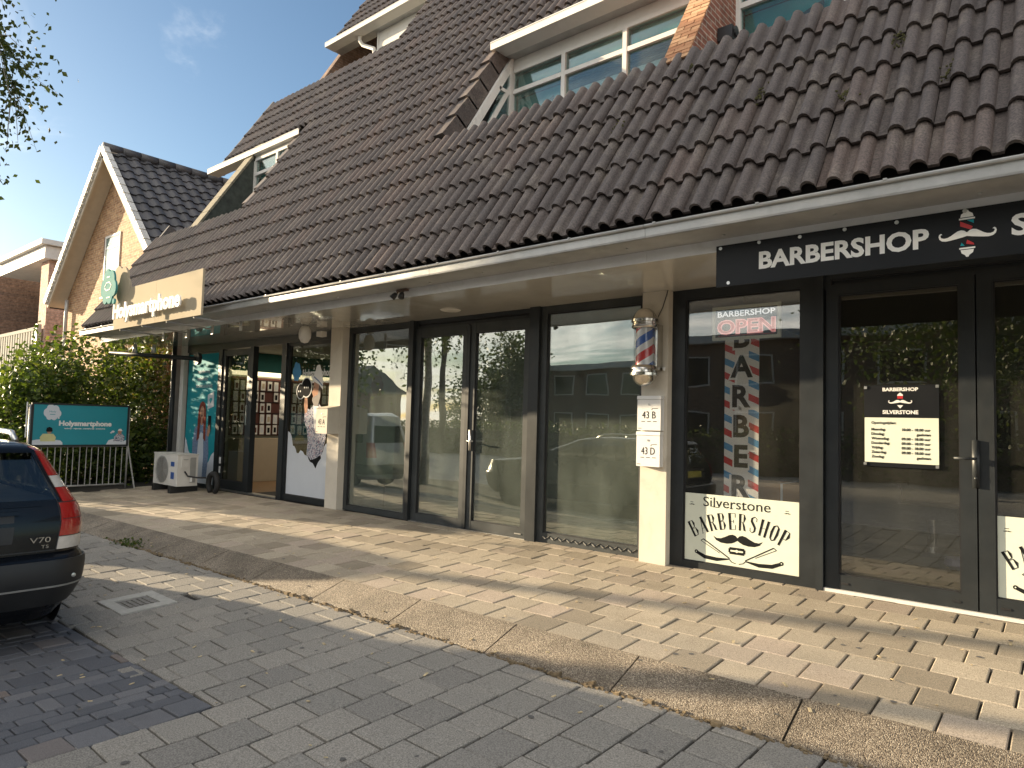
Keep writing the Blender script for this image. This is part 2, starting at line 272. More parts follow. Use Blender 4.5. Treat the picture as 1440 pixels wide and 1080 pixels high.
# ------------------------------------------------------------------ mesh helpers
ORG = {}
def vec(*a): return Vector(a)
class MB:
    def __init__(s): s.v = []; s.f = []; s.m = []; s.r = []; s.rv = None
    def add(s, vs, fs, mi=0):
        o = len(s.v); s.v += [tuple(x) for x in vs]
        for f in fs: s.f.append([o + i for i in f]); s.m.append(mi); s.r.append(s.rv or 0)
        return s
    def box(s, x0, x1, y0, y1, z0, z1, mi=0):
        vs = [(x, y, z) for z in (z0, z1) for y in (y0, y1) for x in (x0, x1)]
        return s.add(vs, [(0, 2, 3, 1), (4, 5, 7, 6), (0, 1, 5, 4), (2, 6, 7, 3), (0, 4, 6, 2), (1, 3, 7, 5)], mi)
    def obox(s, c, ex, ey, ez, mi=0):      # oriented box: centre and three half vectors
        c = Vector(c); ex = Vector(ex); ey = Vector(ey); ez = Vector(ez)
        vs = [c + ex * a + ey * b + ez * d for d in (-1, 1) for b in (-1, 1) for a in (-1, 1)]
        return s.add(vs, [(0, 2, 3, 1), (4, 5, 7, 6), (0, 1, 5, 4), (2, 6, 7, 3), (0, 4, 6, 2), (1, 3, 7, 5)], mi)
    def bar(s, a, b, w, h=None, up=(0, 0, 1), mi=0):
        a = Vector(a); b = Vector(b); d = (b - a); l = d.length; d.normalize(); u = Vector(up)
        if abs(d.dot(u)) > .98: u = Vector((1, 0, 0))
        x = d.cross(u).normalized(); y = x.cross(d); h = h or w
        return s.obox((a + b) / 2, x * w / 2, d * l / 2, y * h / 2, mi)
    def tube(s, pts, rad, n=8, mi=0, cap=True):
        pts = [Vector(p) for p in pts]; k = len(pts)
        rs = rad if isinstance(rad, (list, tuple)) else [rad] * k
        rings = []; prev = None
        for i, p in enumerate(pts):
            d = (pts[min(i + 1, k - 1)] - pts[max(i - 1, 0)]).normalized()
            if prev is None:
                u = Vector((0, 0, 1)) if abs(d.z) < .9 else Vector((1, 0, 0))
                x = d.cross(u).normalized()
            else: x = (prev - d * prev.dot(d)).normalized()
            prev = x; y = d.cross(x)
            rings.append([p + (x * math.cos(2 * math.pi * j / n) + y * math.sin(2 * math.pi * j / n)) * rs[i] for j in range(n)])
        vs = [q for r_ in rings for q in r_]; fs = []
        for i in range(k - 1):
            for j in range(n):
                a = i * n + j; b = i * n + (j + 1) % n; fs.append((a, b, b + n, a + n))
        if cap: fs += [tuple(range(n))[::-1], tuple(range((k - 1) * n, k * n))]
        return s.add(vs, fs, mi)
    def lathe(s, c, prof, n=24, axis='z', mi=0):     # prof: (radius, height)
        c = Vector(c); vs = []; fs = []
        for (r_, h) in prof:
            for j in range(n):
                a = 2 * math.pi * j / n; x, y = r_ * math.cos(a), r_ * math.sin(a)
                vs.append(c + (Vector((x, y, h)) if axis == 'z' else Vector((x, h, y)) if axis == 'y' else Vector((h, x, y))))
        for i in range(len(prof) - 1):
            for j in range(n):
                a = i * n + j; b = i * n + (j + 1) % n; fs.append((a, b, b + n, a + n))
        return s.add(vs, fs, mi)
    def prism(s, pts, d, mi=0):     # pts: 3d polygon, extruded along vector d
        pts = [Vector(p) for p in pts]; n = len(pts); d = Vector(d)
        return s.add(pts + [p + d for p in pts], [tuple(range(n))[::-1], tuple(range(n, 2 * n))] + [(i, (i + 1) % n, (i + 1) % n + n, i + n) for i in range(n)], mi)
    def build(s, name, mats, parent=None, smooth=False, autosm=None):
        me = bpy.data.meshes.new(name); o_ = ORG.get(parent.name, Vector((0, 0, 0))) if parent else Vector((0, 0, 0))
        me.from_pydata([(x - o_.x, y - o_.y, z - o_.z) for x, y, z in s.v], [], s.f)
        mats = mats if isinstance(mats, (list, tuple)) else [mats]
        for m_ in mats: me.materials.append(m_)
        if any(s.m): me.polygons.foreach_set('material_index', s.m)
        if any(s.r):
            at = me.attributes.new('rnd', 'FLOAT', 'FACE'); at.data.foreach_set('value', s.r)
        me.update()
        if smooth:
            me.polygons.foreach_set('use_smooth', [True] * len(me.polygons))
            if autosm: me.set_sharp_from_angle(angle=R(autosm))
        o = bpy.data.objects.new(name, me); COL.objects.link(o)
        if parent: o.parent = parent; ORG[o.name] = o_.copy()
        else: ORG[o.name] = Vector((0, 0, 0))
        return o
def tag(o, label=None, cat=None, group=None, kind=None):
    for k, v_ in (('label', label), ('category', cat), ('group', group), ('kind', kind)):
        if v_: o[k] = v_
    return o
def thing(name, loc, label, cat, group=None):
    o = bpy.data.objects.new(name, None); COL.objects.link(o); o.location = loc; o.empty_display_size = .2
    ORG[o.name] = Vector(loc); return tag(o, label, cat, group)
def inst(src_mesh, name, parent, mw):     # a piece sharing mesh data; mw: matrix in world space
    o = bpy.data.objects.new(name, src_mesh); COL.objects.link(o)
    m_ = mw.copy(); m_.translation = mw.translation - ORG[parent.name]
    o.parent = parent; o.matrix_basis = m_; return o
def mesh_of(mb, mats, smooth=False):
    me = bpy.data.meshes.new('piece'); me.from_pydata(mb.v, [], mb.f)
    mats = mats if isinstance(mats, (list, tuple)) else [mats]
    for m_ in mats: me.materials.append(m_)
    if any(mb.m): me.polygons.foreach_set('material_index', mb.m)
    me.polygons.foreach_set('use_smooth', [smooth] * len(me.polygons)); me.update(); return me
def bbox_frame(mb, x0, x1, z0, z1, y0, y1, w, wb=None, wt=None, wl=None, wr=None):      # rectangular frame, butt-jointed
    wb = w if wb is None else wb; wt = w if wt is None else wt; wl = w if wl is None else wl; wr = w if wr is None else wr
    mb.box(x0, x0 + wl, y0, y1, z0, z1); mb.box(x1 - wr, x1, y0, y1, z0, z1)
    mb.box(x0 + wl, x1 - wr, y0 + .002, y1, z0, z0 + wb); mb.box(x0 + wl, x1 - wr, y0 + .002, y1, z1 - wt, z1); return mb
# flat graphics: a plane frame (origin, u, v, n); shapes in metres on it
class Plane:
    def __init__(s, o, u, v): s.o = Vector(o); s.u = Vector(u).normalized(); s.v = Vector(v).normalized(); s.n = s.u.cross(s.v)
    def p(s, a, b, h=0): return s.o + s.u * a + s.v * b + s.n * h
    def poly(s, mb, pts, h0, h1, mi=0):
        return mb.prism([s.p(a, b, h0) for a, b in pts], s.n * (h1 - h0), mi)
    def rect(s, mb, a0, a1, b0, b1, h0, h1, mi=0): return s.poly(mb, [(a0, b0), (a1, b0), (a1, b1), (a0, b1)], h0, h1, mi)
    def ell(s, mb, ca, cb, ra, rb, h0, h1, n=20, mi=0, rot=0):
        return s.poly(mb, [(ca + ra * math.cos(t_) * math.cos(rot) - rb * math.sin(t_) * math.sin(rot), cb + ra * math.cos(t_) * math.sin(rot) + rb * math.sin(t_) * math.cos(rot)) for t_ in [2 * math.pi * k / n for k in range(n)]], h0, h1, mi)
    def line(s, mb, pts, w, h0, h1, mi=0):
        ws = w if isinstance(w, (list, tuple)) else [w] * len(pts); pv = [Vector(q) for q in pts]; Ls = []; Rs = []
        for i, q in enumerate(pv):
            d = (pv[min(i + 1, len(pv) - 1)] - pv[max(i - 1, 0)]).normalized(); nn = Vector((-d.y, d.x))
            Ls.append(q + nn * ws[i] / 2); Rs.append(q - nn * ws[i] / 2)
        for i in range(len(pv) - 1):
            s.poly(mb, [tuple(Rs[i]), tuple(Rs[i + 1]), tuple(Ls[i + 1]), tuple(Ls[i])], h0, h1, mi)
        return mb
def street_plane(x, z, y): return Plane((x, y, z), (1, 0, 0), (0, 0, 1))        # facing the street (-Y)
TXT = {}
def glyphs(s, bold):
    key = (s, bold)
    if key not in TXT:
        cu = bpy.data.curves.new('t', 'FONT'); cu.body = s; cu.offset = bold; cu.resolution_u = 3
        ob = bpy.data.objects.new('t', cu); COL.objects.link(ob)
        dg = bpy.context.evaluated_depsgraph_get(); me = bpy.data.meshes.new_from_object(ob.evaluated_get(dg))
        vs = [tuple(v_.co) for v_ in me.vertices]; fs = [tuple(p_.vertices) for p_ in me.polygons]
        COL.objects.unlink(ob); bpy.data.objects.remove(ob); bpy.data.curves.remove(cu); bpy.data.meshes.remove(me)
        TXT[key] = (vs, fs)
    return TXT[key]
def text(mb, pl, s, a0, b0, width=None, cap=.1, h0=0, h1=.002, bold=.0, mi=0, align='l', warp=None, skew=0):
    vs, fs = glyphs(s, bold)
    if not vs: return mb
    hv, _ = glyphs('H', bold); ch = max(v_[1] for v_ in hv); x0 = min(v_[0] for v_ in vs); x1 = max(v_[0] for v_ in vs)
    ky = cap / ch; kx = (width / (x1 - x0)) if width else ky; wd = (x1 - x0) * kx
    sh = {'l': 0, 'c': -wd / 2, 'r': -wd}[align]
    P2 = []
    for x, y, _z in vs:
        a = (x - x0) * kx + sh + y * ky * skew; b = y * ky
        if warp: a, b = warp(a, b)
        P2.append((a0 + a, b0 + b))
    n = len(P2)
    top = [pl.p(a, b, h1) for a, b in P2]
    mb.add(top, fs, mi)
    if abs(h1 - h0) > .004:      # raised letters get sides
        bot = [pl.p(a, b, h0) for a, b in P2]; edge = {}
        for f in fs:
            for i in range(len(f)):
                e = (f[i], f[(i + 1) % len(f)]); edge[e] = 1
        sides = [(a, b) for (a, b) in edge if (b, a) not in edge]
        mb.add(bot + top, [(a, b, b + n, a + n) for a, b in sides] + [tuple(f[::-1]) for f in fs], mi)
    return mb
def cloud_pts(w, h, bumps=((-.32, 0, .2), (-.12, .16, .24), (.16, .12, .23), (.34, -.04, .17), (.1, -.16, .2), (-.18, -.16, .19)), n=60):
    out_ = []
    for k in range(n):
        a = 2 * math.pi * k / n; d = Vector((math.cos(a), math.sin(a))); best = .05
        for (cx, cy, r_) in bumps:
            b = d.x * cx + d.y * cy; c = cx * cx + cy * cy - r_ * r_; disc = b * b - c
            if disc > 0: best = max(best, b + math.sqrt(disc))
        out_.append((d.x * best * w, d.y * best * h * 1.4))
    return out_
def moustache(w):       # half outline mirrored; total width w, curled tips
    up = [(0, .045), (.05, .082), (.10, .095), (.16, .085), (.22, .05), (.28, .012), (.34, -.015), (.40, -.022), (.45, -.005), (.468, .03), (.455, .055), (.435, .052), (.44, .07), (.465, .078), (.49, .058), (.50, .02), (.485, -.03), (.44, -.065), (.37, -.078), (.28, -.07), (.18, -.055), (.09, -.04), (0, -.02)]
    return [(a * w, b * w) for a, b in up] + [(-a * w, b * w) for a, b in up[-2:0:-1]]
def moustache_plain(w):
    up = [(0, .03), (.04, .07), (.10, .085), (.17, .07), (.25, .03), (.34, -.005), (.43, -.01), (.50, .02), (.44, -.05), (.34, -.085), (.22, -.09), (.12, -.075), (.05, -.045), (0, -.015)]
    return [(a * w, b * w) for a, b in up] + [(-a * w, b * w) for a, b in up[-2:0:-1]]
def leaves(mb, pts, size, droop=0, rng=random):
    for p_ in pts:
        s_ = size * rng.uniform(.65, 1.3); a = rng.uniform(0, 6.283); t_ = rng.uniform(-.9, .9)
        d = Vector((math.cos(a) * math.cos(t_), math.sin(a) * math.cos(t_), math.sin(t_) - droop)).normalized()
        q = Vector((rng.uniform(-1, 1), rng.uniform(-1, 1), rng.uniform(-1, 1))); w_ = d.cross(q)
        if w_.length < 1e-3: continue
        w_.normalize(); p_ = Vector(p_); nn = d.cross(w_)
        mb.add([p_, p_ + d * s_ * .45 + w_ * s_ * .34 + nn * s_ * .06, p_ + d * s_, p_ + d * s_ * .45 - w_ * s_ * .34 + nn * s_ * .06], [(0, 1, 2), (0, 2, 3)])
    return mb

# ------------------------------------------------------------------ ground
KS = .026                                       # kerb line drifts slightly from the facade
def q2w(p_, q_): return (p_ - KS * q_, q_ + KS * p_)      # (along, across) -> X, Y
def gq(q_):
    if q_ >= -2.37: return .0355 * q_
    if q_ >= -2.73: return -.0841 + (.1159 / .36) * (q_ + 2.37)
    if q_ >= -4.40: return -.20 + .055 * (q_ + 2.73)
    return -.2919
def gz(x, y): return gq(y - KS * x)
G = MB(); qs = [40, 8, .45, -2.37, -2.73, -4.40, -9, -60]; ps = [-160, -60, -30, -18, 6, 20, 60]
vs = []
for q_ in qs:
    for p_ in ps:
        x, y = q2w(p_, q_); vs.append((x, y, (gq(q_) if q_ < .45 else 0) - .065))
n = len(ps)
G.add(vs, [(i * n + j, (i + 1) * n + j, (i + 1) * n + j + 1, i * n + j + 1) for i in range(len(qs) - 1) for j in range(n - 1)])
G.add([(-900, -900, -.5), (900, -900, -.5), (900, 900, -.5), (-900, 900, -.5)], [(0, 1, 2, 3)])
tag(G.build('ground', m_ground), 'grey brick paving around the street and the houses', None, None, 'structure')
def bed(name, label, p0, p1, qlist, off=-.022):
    b = MB(); vs = []
    for q_ in qlist:
        for p_ in (p0, p1): x, y = q2w(p_, q_); vs.append((x, y, gq(q_) + off))
    b.add(vs, [(2 * i, 2 * i + 2, 2 * i + 3, 2 * i + 1) for i in range(len(qlist) - 1)])
    return tag(b.build(name, m_joint), label, None, None, 'structure')
pavement = bed('pavement', 'beige concrete slab pavement along the shop fronts', -17, 2.5, [.40, -2.37])
kerb = bed('kerb', 'sloping pebble concrete kerb band between pavement and street', -17, 2.5, [-2.37, -2.73])
street = bed('street', 'grey square concrete slabs of the street', -17, 3, [-2.73, -4.40, -7.2])
bay = bed('parking_bay', 'dark clinker paving of the parking bay under the car', -16, -3.95, [-4.262, -4.40, -7.2], -.016)

def slab_mesh(lx, ly, th, ch, mt):
    b = MB(); x, y = lx / 2, ly / 2
    ring = lambda a, c, z: [(-a, -c, z), (a, -c, z), (a, c, z), (-a, c, z)]
    vs = ring(x, y, -th) + ring(x, y, -ch) + ring(x - ch, y - ch, 0)
    fs = [(8, 9, 10, 11)] + [(4 + i, 4 + (i + 1) % 4, 8 + (i + 1) % 4, 8 + i) for i in range(4)] + [(i, (i + 1) % 4, 4 + (i + 1) % 4, 4 + i) for i in range(4)]
    b.add(vs, fs); return b, mesh_of(b, mt)
def lay(parent, pieces, mt, name, limit=300, stuffname='more_slabs'):
    # pieces: (x, y, z, tilt_x(slope), rot z, lx, ly); the largest in the photo become objects of their own
    sc = []
    for pc in pieces:
        q = project(pc[:3]); vis = q is not None and -30 < q[0] < 1470 and -30 < q[1] < 1110
        sc.append((-(pc[5] * pc[6]) / (q[2] ** 2) if vis else 0, pc))
    sc.sort(key=lambda a: a[0]); cache = {}; st = MB()
    for k, (s_, (x, y, z, sl, rz, lx, ly)) in enumerate(sc):
        key = (round(lx, 3), round(ly, 3))
        if key not in cache: cache[key] = slab_mesh(lx, ly, .05, .006, mt)
        mw = Matrix.Translation((x, y, z + random.uniform(-.0035, .0035))) @ Matrix.Rotation(rz + random.uniform(-.004, .004), 4, 'Z') @ Matrix.Rotation(math.atan(sl) + random.uniform(-.009, .009), 4, 'X') @ Matrix.Rotation(random.uniform(-.006, .006), 4, 'Y')
        if k < limit and s_ < 0: inst(cache[key][1], name, parent, mw)
        else:
            st.rv = random.uniform(.01, .99); b = cache[key][0]; st.add([mw @ Vector(v_) for v_ in b.v], b.f)
    if st.v: tag(st.build(stuffname, mt, parent), None, None, None, 'stuff')
# pavement slabs
P = []
sx, sy = .291, .2925
for r_ in range(8):
    q_ = -2.37 + sy * (r_ + .5); lx, ly = sx - .011, sy - .0035
    for k in range(-46, 8):
        p_ = -.467 + .06 + (k + .5) * sx + (.5 * sx if r_ % 2 else 0)
        x, y = q2w(p_, q_); P.append((x, y, gq(q_), .0355, KS, lx, ly))
for k in range(-46, 8):                                   # narrow cut course against the building
    p_ = -.407 + (k + .5) * sx; q_ = -.03 + .09; x, y = q2w(p_, q_)
    if y < .6: P.append((x, y, gq(q_), .0355, KS, sx - .011, .172))
for r_ in range(1, 3):
    for k in range(-46, -42): pass
lay(pavement, P, m_slab, 'paving_slab', 300, 'more_paving_slabs')
# kerb blocks
for k in range(-16, 4):
    p0 = -1.30 + k * .985; ln = .985 - .012
    if p0 < -16: continue
    b = MB(); vs = []
    for q_, dz in ((-2.366, 0), (-2.40, 0), (-2.55, 0), (-2.70, -.001), (-2.734, -.010)):
        for j in range(7):
            x, y = q2w(p0 + ln * j / 6, q_ + (random.uniform(-.004, .004) if q_ < -2.6 else 0)); vs.append((x, y, gq(max(q_, -2.73)) + dz + .001))
    b.add(vs, [(i * 7 + j, (i + 1) * 7 + j, (i + 1) * 7 + j + 1, i * 7 + j + 1) for i in range(4) for j in range(6)])
    e0 = [vs[i * 7] for i in range(5)]; e1 = [vs[i * 7 + 6] for i in range(5)]
    for e in (e0, e1):
        b.add(e + [(a_[0], a_[1], a_[2] - .06) for a_ in e], [(i, i + 1, i + 6, i + 5) for i in range(4)])
    b.build('kerb_block', m_agg, kerb)
# street slabs: running bond, courses across the street
DRN = (-6.27, -3.83)
P = []; cx_, cy_ = .272, .274; rot = .055; ox, oy = -3.28, -4.19
for k in range(-44, 22):
    for j in range(-12, 9):
        a = (k + .5) * cx_; b_ = (j + .5 + (.5 if k % 2 else 0)) * cy_
        x = ox + a * math.cos(rot) + b_ * math.sin(rot); y = oy - a * math.sin(rot) * .45 + b_ * math.cos(rot)
        q_ = y - KS * x; half = cy_ / 2 - .005
        if q_ < -7.0: continue
        if x < -3.90 and q_ + half < -4.26 + .03: continue
        if abs(x - DRN[0]) < .34 and abs(y - DRN[1]) < .28: continue
        ly = cy_ - .010
        if q_ > -2.735 + half: continue
        if q_ + half > -2.742:
            cut = q_ + half + 2.742; ly -= cut; q_ -= cut / 2; y -= cut / 2
            if ly < .025: continue
        if x < -3.90 and q_ - half < -4.256:
            cut = -4.256 - (q_ - half); ly -= cut; q_ += cut / 2; y += cut / 2
            if ly < .025: continue
        P.append((x, y, gq(q_), .055 if q_ > -4.4 else 0, -rot * .5, cx_ - .013, round(ly / .02) * .02 if ly < cy_ - .011 else ly))
lay(street, P, m_street, 'street_slab', 300, 'more_street_slabs')
# narrow cut slabs closing the gaps round the drain
for k in range(10):
    for x, y, lx, ly in ((DRN[0] - .52 + k * .116, DRN[1] + .285, .105, .115), (DRN[0] - .52 + k * .116, DRN[1] - .285, .105, .115)):
        bq, me = slab_mesh(lx, ly, .05, .005, m_street); inst(me, 'street_slab', street, Matrix.Translation((x, y, gz(x, y) - .003)) @ Matrix.Rotation(math.atan(.055), 4, 'X'))
for k in range(4):
    for sg in (-1, 1):
        x, y = DRN[0] + sg * .36, DRN[1] - .17 + k * .115; bq, me = slab_mesh(.165, .105, .05, .005, m_street)
        inst(me, 'street_slab', street, Matrix.Translation((x, y, gz(x, y) - .003)) @ Matrix.Rotation(math.atan(.055), 4, 'X'))
# clinkers of the bay
P = []
p_ = -3.958
while p_ > -9.5:
    h = random.choice((.098, .098, .098, .196)); q_ = -4.268 - (random.choice((0, .05, .1)) if p_ < -3.97 else 0)
    if q_ < -4.28: x, y = q2w(p_ - h / 2, (-4.268 + q_) / 2); P.append((x, y, gq(-4.3) + .004, 0, KS, h - .008, -4.268 - q_ - .007))
    while q_ > -7.0:
        l_ = random.choice((.196, .196, .196, .098, .145)) if h < .15 else random.choice((.196, .196, .098))
        x, y = q2w(p_ - h / 2, q_ - l_ / 2); P.append((x, y, gq(q_ - l_ / 2) + .004, 0, KS + random.uniform(-.025, .025), h - .008, l_ - .008)); q_ -= l_
    p_ -= h
lay(bay, P, m_clinker, 'clinker', 300, 'more_clinkers')
for (x, y, w_) in ((-4.72, -4.47, .19), (-4.95, -4.36, .19)):
    bq, me = slab_mesh(w_, .09, .05, .005, m_street); tag(inst(me, 'clinker', bay, Matrix.Translation((x, y, -.283)) @ Matrix.Rotation(.05, 4, 'Z')), 'pale grey clinker among the dark ones')
# drain cover
dz = gz(*DRN); dr = thing('drain_cover', (DRN[0], DRN[1], dz), 'square concrete framed drain cover with iron lid set in the street', 'drain cover')
dpl = Plane((DRN[0], DRN[1], dz + .002), Vector((1, -.02, 0)), Vector((.02, 1, .055)))
b = MB()
for a0, a1, b0, b1 in ((-.27, .27, -.22, -.13), (-.27, .27, .13, .22), (-.27, -.15, -.13, .13), (.15, .27, -.13, .13)): dpl.rect(b, a0, a1, b0, b1, -.04, .004)
b.build('concrete_frame', mat('pale_concrete', (.40, .39, .36), .85, .15, 20, bump=.3), dr)
b = MB(); dpl.rect(b, -.148, .148, -.128, .128, -.03, -.006); lid = b.build('iron_lid', mat('iron_lid', (.20, .19, .175), .7, .3, 20), dr)
for k in range(5):
    b = MB(); dpl.rect(b, -.11, .11, -.095 + k * .042, -.075 + k * .042, -.006, .003); b.build('rib', MATS['iron_lid'], lid)
# moss in the kerb joint, fallen leaves and grit
b = MB(); 
for k in range(130):
    x = random.gauss(-8.75, .16); y = -2.95 + (x + 8.75) * KS + random.gauss(0, .05); b_ = gz(x, y)
    leaves(b, [(x, y, b_ + random.uniform(0, .035))], .04)
o = b.build('weeds', m_leaf); tag(o, 'low green weeds growing along the kerb edge beside the car', None, None, 'stuff')
b = MB()
for k in range(900):
    p_ = random.uniform(-9.5, .2); x, y = q2w(p_, -2.742 + random.gauss(0, .012)); s_ = random.uniform(.004, .012) * (2.4 if random.random() < .05 else 1)
    b.obox((x, y, gz(x, y) + s_ * .3), (s_, 0, random.uniform(-.3, .3) * s_), (0, s_ * .7, 0), (0, 0, s_ * .5))
tag(b.build('kerb_dirt', mat('dry_dirt', (.20, .15, .09), .95, .4, 40)), 'dry dirt and crumbs along the foot of the kerb', None, None, 'stuff')
b = MB()
for k in range(170):
    x, y = random.uniform(-9, 0), random.uniform(-4.9, -.3); s_ = random.uniform(.006, .017)
    a = random.uniform(0, 6.28); c_, s2 = math.cos(a) * s_, math.sin(a) * s_
    b.obox((x, y, gz(x, y) + .006), (c_, s2, random.uniform(-.2, .4) * s_), (-s2 * .5, c_ * .5, 0), (0, 0, .0015))
tag(b.build('fallen_leaves', mat('dry_leaf', (.50, .40, .24), .8, .5, 60)), 'scattered dry leaf bits on the paving', None, None, 'stuff')

b = MB()
for k in range(120):
    x, y = random.uniform(-9, .1), random.uniform(-5.2, -.2); r_ = random.uniform(.008, .02); z = gz(x, y) + .0045
    if y - KS * x < -4.2 and x < -3.9: z += .004
    q = [(x + r_ * random.uniform(.7, 1.2) * math.cos(a), y + r_ * random.uniform(.7, 1.2) * math.sin(a), z + (.035 if y > -2.3 else .055) * r_ * math.sin(a)) for a in [2 * math.pi * j / 9 for j in range(9)]]
    b.add(q, [tuple(range(9))])
tag(b.build('chewing_gum_spots', mat('gum', (.11, .105, .10), .9)), 'dark trodden gum spots on the paving', None, None, 'stuff')

# ------------------------------------------------------------------ the shop building
T = R(57.9); CT, ST = math.cos(T), math.sin(T)
RO = Vector((0, -1.6, 2.955)); RU = Vector((0, CT, ST)); RN = Vector((0, -ST, CT)); RX = Vector((1, 0, 0))
def roofp(x, s, n=0): return RO + RX * x + RU * s + RN * n
bld = thing('shop_building', (0, 0, 0), 'white and anthracite shop building under a tall steep brown tiled roof', 'building')
XL, XR = -14.1, 4.0
# pillars
for x0, x1, px in ((-8.985, -8.69, .05), (-3.575, -3.28, 0)):
    b = MB(); b.box(x0, x1, -.11, .30, -.02, 2.735); o = b.build('pillar', m_pillar, bld)
b = MB(); b.box(-14.17, -14.02, -.06, .2, -.02, 2.735); o = b.build('pillar', m_white, bld); tag(o, 'slim white corner post at the left end')
b = MB(); b.box(1.75, 2.1, -.11, .3, -.02, 2.735); b.build('pillar', m_pillar, bld)
# outer walls and closed rooms
b = MB(); b.box(-14.25, -14.05, .2, 9.0, -.02, 4.9)
b.add([(-14.25, .2, 4.9), (-14.25, 9, 4.9), (-14.25, 4.6, 12.4), (-14.05, .2, 4.9), (-14.05, 9, 4.9), (-14.05, 4.6, 12.4)], [(0, 1, 2), (3, 5, 4), (0, 2, 5, 3), (1, 4, 5, 2)])
b.box(-14.05, 4.0, 8.8, 9.0, -.02, 7); b.box(4.0, 4.2, -.1, 9.0, -.02, 7); b.box(2.1, 4.0, -.05, .2, -.02, 2.735)
b.build('wall', m_brickD, bld)
def room(x0, x1, y1, wall, floor, ceil=m_roomw, y0=.12):
    b = MB(); b.box(x0, x1, y0, y1, -.03, -.004); b.build('shop_floor', floor, bld)
    b = MB(); b.box(x0, x0 + .05, y0, y1, -.004, 2.72); b.box(x1 - .05, x1, y0, y1, -.004, 2.72); b.box(x0 + .05, x1 - .05, y1 - .05, y1, -.004, 2.72); b.build('inner_wall', wall, bld)
    b = MB(); b.box(x0, x1, y0, y1, 2.722, 2.76); b.build('ceiling', ceil, bld)
room(-13.99, -9.0, 4.6, m_roomw, m_wood)
room(-8.7, -3.55, 4.2, m_roomw, m_roomf)
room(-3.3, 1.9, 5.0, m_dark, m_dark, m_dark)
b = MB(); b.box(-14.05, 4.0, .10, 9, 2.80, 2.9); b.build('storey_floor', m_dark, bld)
# soffit, fascia, gutter
b = MB(); b.box(-14.95, 4.0, -1.268, .10, 2.737, 2.765); b.build('soffit', m_pvc, bld)
x = -14.95
while x < 4:
    b = MB(); x1 = min(x + 3.02, 4.0); b.box(x + .0015, x1 - .0015, -1.29, -1.27, 2.730, 2.828); b.build('fascia_board', m_fascia, bld); x = x1
b = MB(); b.box(-14.97, 4.0, -1.64, -1.291, 2.826, 2.842); o = b.build('gutter_underside', m_zinc, bld)
x = -14.98; gut = []
while x < 4:
    x1 = min(x + 2.46, 4.0); b = MB(); prof = [(-1.637, 2.846), (-1.652, 2.826), (-1.656, 2.84), (-1.658, 2.905)] + [(-1.672 + .016 * math.cos(a), 2.915 + .013 * math.sin(a)) for a in [R(d) for d in (-40, -90, -140, 170, 120, 70, 20)]] + [(-1.64, 2.912), (-1.64, 2.855)]
    prof = prof[::-1]
    b.prism([(x + .002, y, z) for y, z in prof], (x1 - x - .004, 0, 0)); gut.append(b.build('gutter', m_zinc, bld)); x = x1
b = MB()
for k in range(24):
    xx = -14.6 + k * .8; b.box(xx, xx + .022, -1.692, -1.60, 2.922, 2.931)
b.build('gutter_clip', m_zinc, bld)
for k in range(22):
    b = MB(); xx = -14.3 + k * .81; b.lathe((xx, -1.46 + .05 * (k % 2), 2.815), [(.0, 0), (.012, 0), (.012, .012)], 8); b.build('nail', m_alu, bld)

# roof: deck, tiles
regions = [(-14.80, 4.0, 0, 2.42), (-11.42, -6.50, 2.42, 6.62), (-14.75, -11.42, 4.50, 6.62), (-6.50, 4.0, 4.44, 11.3), (-9.98, -6.50, 6.62, 11.3), (-13.85, -9.98, 8.72, 11.3)]
b = MB()
for x0, x1, s0, s1 in regions:
    b.prism([roofp(x0, s0 + .02, -.075), roofp(x1, s0 + .02, -.075), roofp(x1, s1, -.075), roofp(x0, s1, -.075)], RN * .03)
roof = b.build('roof', m_roofdeck, bld)
b = MB(); b.add([roofp(-14.1, 11.3, -.06), roofp(4, 11.3, -.06), (4, 9.2, 6.9), (-14.1, 9.2, 6.9)], [(0, 1, 2, 3)])
b.add([roofp(-14.75, 6.6, -.05), roofp(-9.98, 6.6, -.05), (-9.98, 6.6, 6.5), (-14.75, 6.6, 6.5)], [(0, 1, 2, 3)]); b.build('back_roof', m_roofdeck, roof)
TWD, GAU, LEN = .322, .39, .425
def tile_piece(w=TWD, ln=LEN, rolls=2, lift=.042, rh=.064):
    b = MB(); us = [0.0]; ns = [0.0]; m_ = w / rolls; pan = m_ * .38
    for k in range(rolls):
        for j in range(7):
            t_ = j / 6; us.append(k * m_ + pan + (1 - math.cos(math.pi * t_)) / 2 * (m_ - pan)); ns.append(rh * math.sin(math.pi * t_))
    us = [u - w / 2 for u in us]; n = len(us); th = .026
    top = [(u, 0, h + lift) for u, h in zip(us, ns)] + [(u, ln, h + .004) for u, h in zip(us, ns)]
    b.add(top, [(i, i + 1, n + i + 1, n + i) for i in range(n - 1)])
    lip = [(u, 0, h + lift) for u, h in zip(us, ns)] + [(u, .004, h + lift - th) for u, h in zip(us, ns)]
    b.add(lip, [(n + i, n + i + 1, i + 1, i) for i in range(n - 1)]); return b
tp = tile_piece(); tme = mesh_of(tp, m_tile, True)
RM = Matrix((RX, RU, RN)).transposed().to_4x4()
